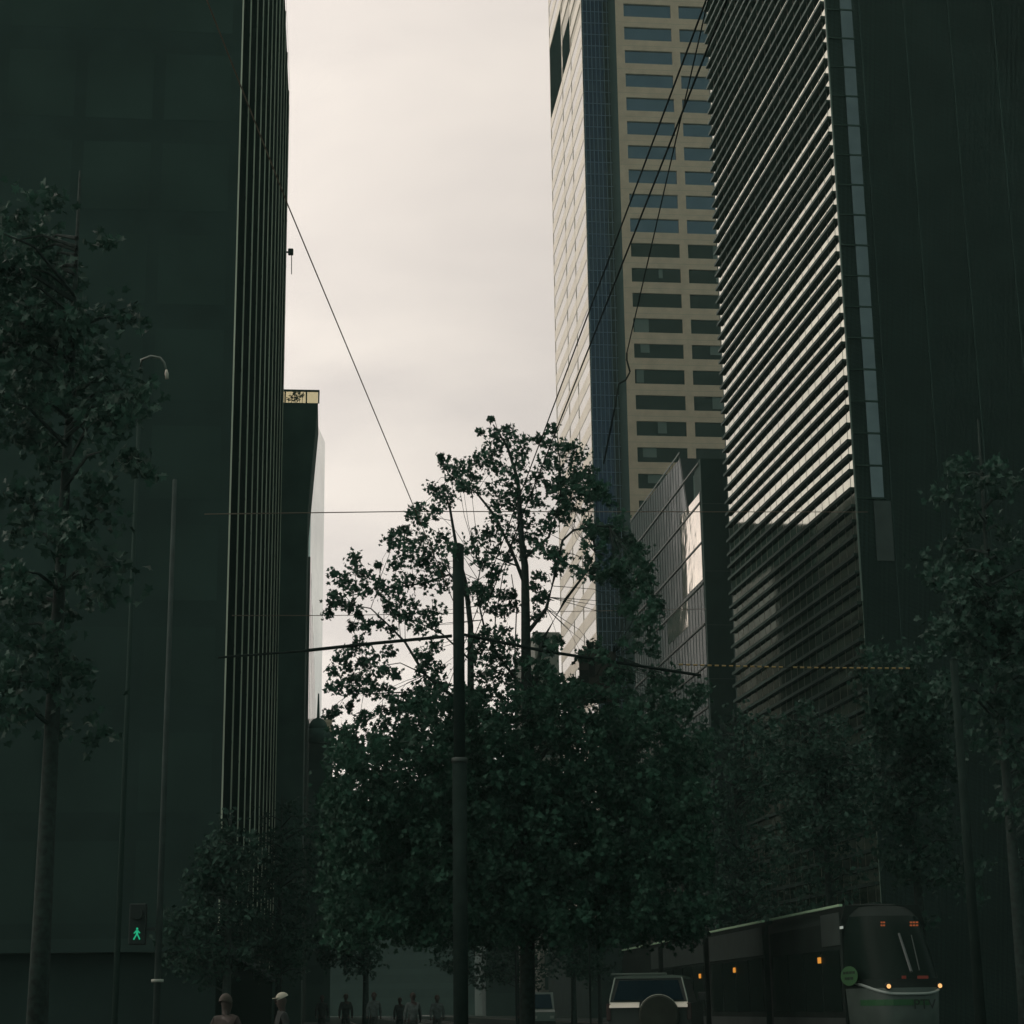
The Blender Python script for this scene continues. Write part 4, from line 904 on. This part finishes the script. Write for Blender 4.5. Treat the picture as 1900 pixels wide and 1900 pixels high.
def person(x, y, rz, H, label, top, legs, hair=None, cap=None, step=0.16, detail=True, base=0.1):
    e = empty('person', (x, y, base), label, 'person', None, rz); S = H / 1.75
    # local frame: faces -Y, z up
    J = dict(pel=(0, 0, .95), wai=(0, .01, 1.08), che=(0, 0, 1.32), nek=(0, .01, 1.47), nk2=(0, -.005, 1.53), hd0=(0, -.02, 1.585), hd1=(0, -.015, 1.67), hd2=(0, -.01, 1.73))
    V = [Vector(v) * S for v in J.values()]; R_ = [(.15, .11), (.135, .10), (.17, .11), .06, .058, (.078, .092), (.086, .104), (.062, .078)]
    R_ = [tuple(a * S for a in r) if isinstance(r, tuple) else r * S for r in R_]; E = [(i, i + 1) for i in range(7)]
    def chain(start, pts, rs):
        last = start
        for p_, r_ in zip(pts, rs):
            V.append(Vector(p_) * S); R_.append(r_ * S); E.append((last, len(V) - 1)); last = len(V) - 1
        return last
    armj = {}; legj = {}
    for s_ in (-1, 1):
        sw_ = 0.12 * s_
        arm = [(s_ * .17, .0, 1.42), (s_ * .24, sw_ * .5, 1.16), (s_ * .25, sw_ - .06, .92), (s_ * .25, sw_ - .09, .85)]; armj[s_] = arm
        w_ = chain(2, arm, [.058, .045, .032, .036])
        if detail:
            for k_ in range(5):
                fx_ = s_ * (.25 - .012) ; oy = sw_ - .09 + (k_ - 2) * .018
                if k_ == 0: chain(w_, [(s_ * .225, oy - .03, .83), (s_ * .215, oy - .045, .80)], [.010, .008])
                else: chain(w_, [(fx_, oy, .80), (fx_ - s_ * .006, oy - .004, .765 - .006 * (k_ in (2, 3))), (fx_ - s_ * .02, oy - .006, .735 - .008 * (k_ in (2, 3)))], [.010, .009, .007])
        st_ = step * s_
        lg = [(s_ * .09, .0, .88), (s_ * .10, -st_ * .6 - .02, .50), (s_ * .10, -st_ * 1.0 + .03, .10), (s_ * .105, -st_ - .08, .045), (s_ * .11, -st_ - .17, .03)]; legj[s_] = lg
        chain(0, lg, [.088, .058, .042, .04, .03])
    skin_mesh('body', V, E, R_, SKIN, e, 0)
    # jacket
    V2 = [Vector(v) * S for v in ((0, 0, .90), (0, .005, 1.08), (0, 0, 1.34), (0, .005, 1.50))]; R2 = [(.175 * S, .13 * S), (.16 * S, .125 * S), (.215 * S, .14 * S), (.085 * S, .082 * S)]; E2 = [(0, 1), (1, 2), (2, 3)]
    for s_ in (-1, 1):
        last = 2
        for p_, r_ in zip(armj[s_][:3], (.075, .06, .045)):
            V2.append(Vector(p_) * S); R2.append((r_ * S, r_ * S)); E2.append((last, len(V2) - 1)); last = len(V2) - 1
    skin_mesh('jacket', V2, E2, R2, top, e, 1)
    V3 = [Vector((0, 0, .97)) * S, Vector((0, 0, .90)) * S]; R3 = [(.155 * S, .12 * S), (.165 * S, .125 * S)]; E3 = [(0, 1)]
    for s_ in (-1, 1):
        last = 1
        for p_, r_ in zip(legj[s_][:3], (.10, .075, .06)):
            V3.append(Vector(p_) * S); R3.append((r_ * S, r_ * S)); E3.append((last, len(V3) - 1)); last = len(V3) - 1
    skin_mesh('trousers', V3, E3, R3, legs, e, 0)
    # face: nose, ears, eyes, mouth; hair or cap
    def sph(name, c, r, m, sc=(1, 1, 1), parent=e, cut=None):
        bm = bmesh.new(); bmesh.ops.create_uvsphere(bm, u_segments=16, v_segments=10, radius=r)
        for v in bm.verts: v.co = Vector((v.co.x * sc[0], v.co.y * sc[1], v.co.z * sc[2]))
        if cut is not None: bmesh.ops.bisect_plane(bm, geom=bm.verts[:] + bm.edges[:] + bm.faces[:], plane_co=(0, 0, cut), plane_no=(0, 0.45, -1), clear_outer=True)
        for v in bm.verts: v.co = (v.co + Vector(c)) * S
        me = bpy.data.meshes.new(name); bm.to_mesh(me); bm.free(); me.materials.append(m)
        for p_ in me.polygons: p_.use_smooth = True
        o = bpy.data.objects.new(name, me); COL.objects.link(o); o.parent = parent; return o
    if detail:
        sph('nose', (0, -.125, 1.655), .016, SKIN, (.8, 1.2, 1.4))
        for s_ in (-1, 1): sph('ear', (s_ * .083, -.005, 1.66), .024, SKIN, (.4, .8, 1.2)); sph('eye', (s_ * .03, -.108, 1.68), .009, BL)
        sph('mouth', (0, -.112, 1.615), .018, mat('lips', (.2, .07, .06), .6), (1.2, .4, .35))
    if hair: sph('hair', (0, .018, 1.675), .11, hair, (.90, 1.0, 1.12), cut=-.035)
    if cap:
        c_ = sph('cap', (0, 0.0, 1.70), .11, cap, (.92, 1.08, .95), cut=.005)
        bm = bmesh.new(); P_ = []
        for k_ in range(9):
            a = math.pi * (1 + k_ / 8); P_.append(bm.verts.new(Vector((.085 * math.cos(a), -.085 + .10 * math.sin(a), 1.70 + .012 * abs(math.sin(a)) * -1)) * S))
        f_ = bm.faces.new(P_); ex = bmesh.ops.extrude_face_region(bm, geom=[f_])
        for v in ex['geom']:
            if isinstance(v, bmesh.types.BMVert): v.co.z += .010 * S
        me = bpy.data.meshes.new('peak'); bm.to_mesh(me); bm.free(); me.materials.append(cap); o = bpy.data.objects.new('peak', me); COL.objects.link(o); o.parent = c_
    return e
CLD = mat('cloth_dark', (0.03, 0.036, 0.034), 0.9, var=0.3, scale=8); CLB = mat('cloth_brown', (0.045, 0.036, 0.03), 0.9, var=0.3, scale=8)
CLW = mat('cloth_pale', (0.09, 0.11, 0.105), 0.9, var=0.3, scale=8); HAIR = mat('hair_brown', (0.05, 0.035, 0.025), 0.8)
HFAIR = mat('hair_fair', (0.055, 0.045, 0.034), 0.8); CAPW = mat('cap_cream', (0.50, 0.47, 0.38), 0.8)
p_c = at(524, 1850, 29); person(p_c.x, 29, math.radians(-78), 1.62 * (at(524, 1846, 29).z - 0.1) / 1.60 * 0.985, 'person in a cream cap walking left near the kerb', CLD, CLD, None, CAPW)
p_c = at(420, 1850, 24); person(p_c.x, 24, math.radians(150), (at(420, 1849, 24).z - 0.1) * 1.0, 'person with light brown hair and brown jacket, at the bottom left', CLB, CLD, HFAIR)
for i, (px, ptop_, Y, tp_, lb) in enumerate([
    (598, 1838, 92, CLD, 'far walker in dark clothes, leftmost of the people in the distance'), (642, 1842, 85, CLD, 'far walker with a pale face between two dark figures'),
    (694, 1843, 78, CLW, 'far walker in pale clothes, left of the one in long grey'), (766, 1840, 70, CLW, 'far walker in a long pale grey coat'),
    (811, 1845, 82, CLW, 'far walker in a light top just left of the steel pole'), (742, 1848, 95, CLD, 'short dark walker behind the one in long grey'),
    (972, 1840, 88, CLD, 'dark walker standing by the trunk of the tallest tree')]):
    c = at(px, ptop_, Y); person(c.x, Y, math.radians(180 if i % 2 else 0), min(1.95, max(1.5, c.z - (0.1 if c.x < 2.85 else 0.0))), lb, tp_, CLD, HAIR, None, 0.12, False, 0.1 if c.x < 2.85 else -0.02)
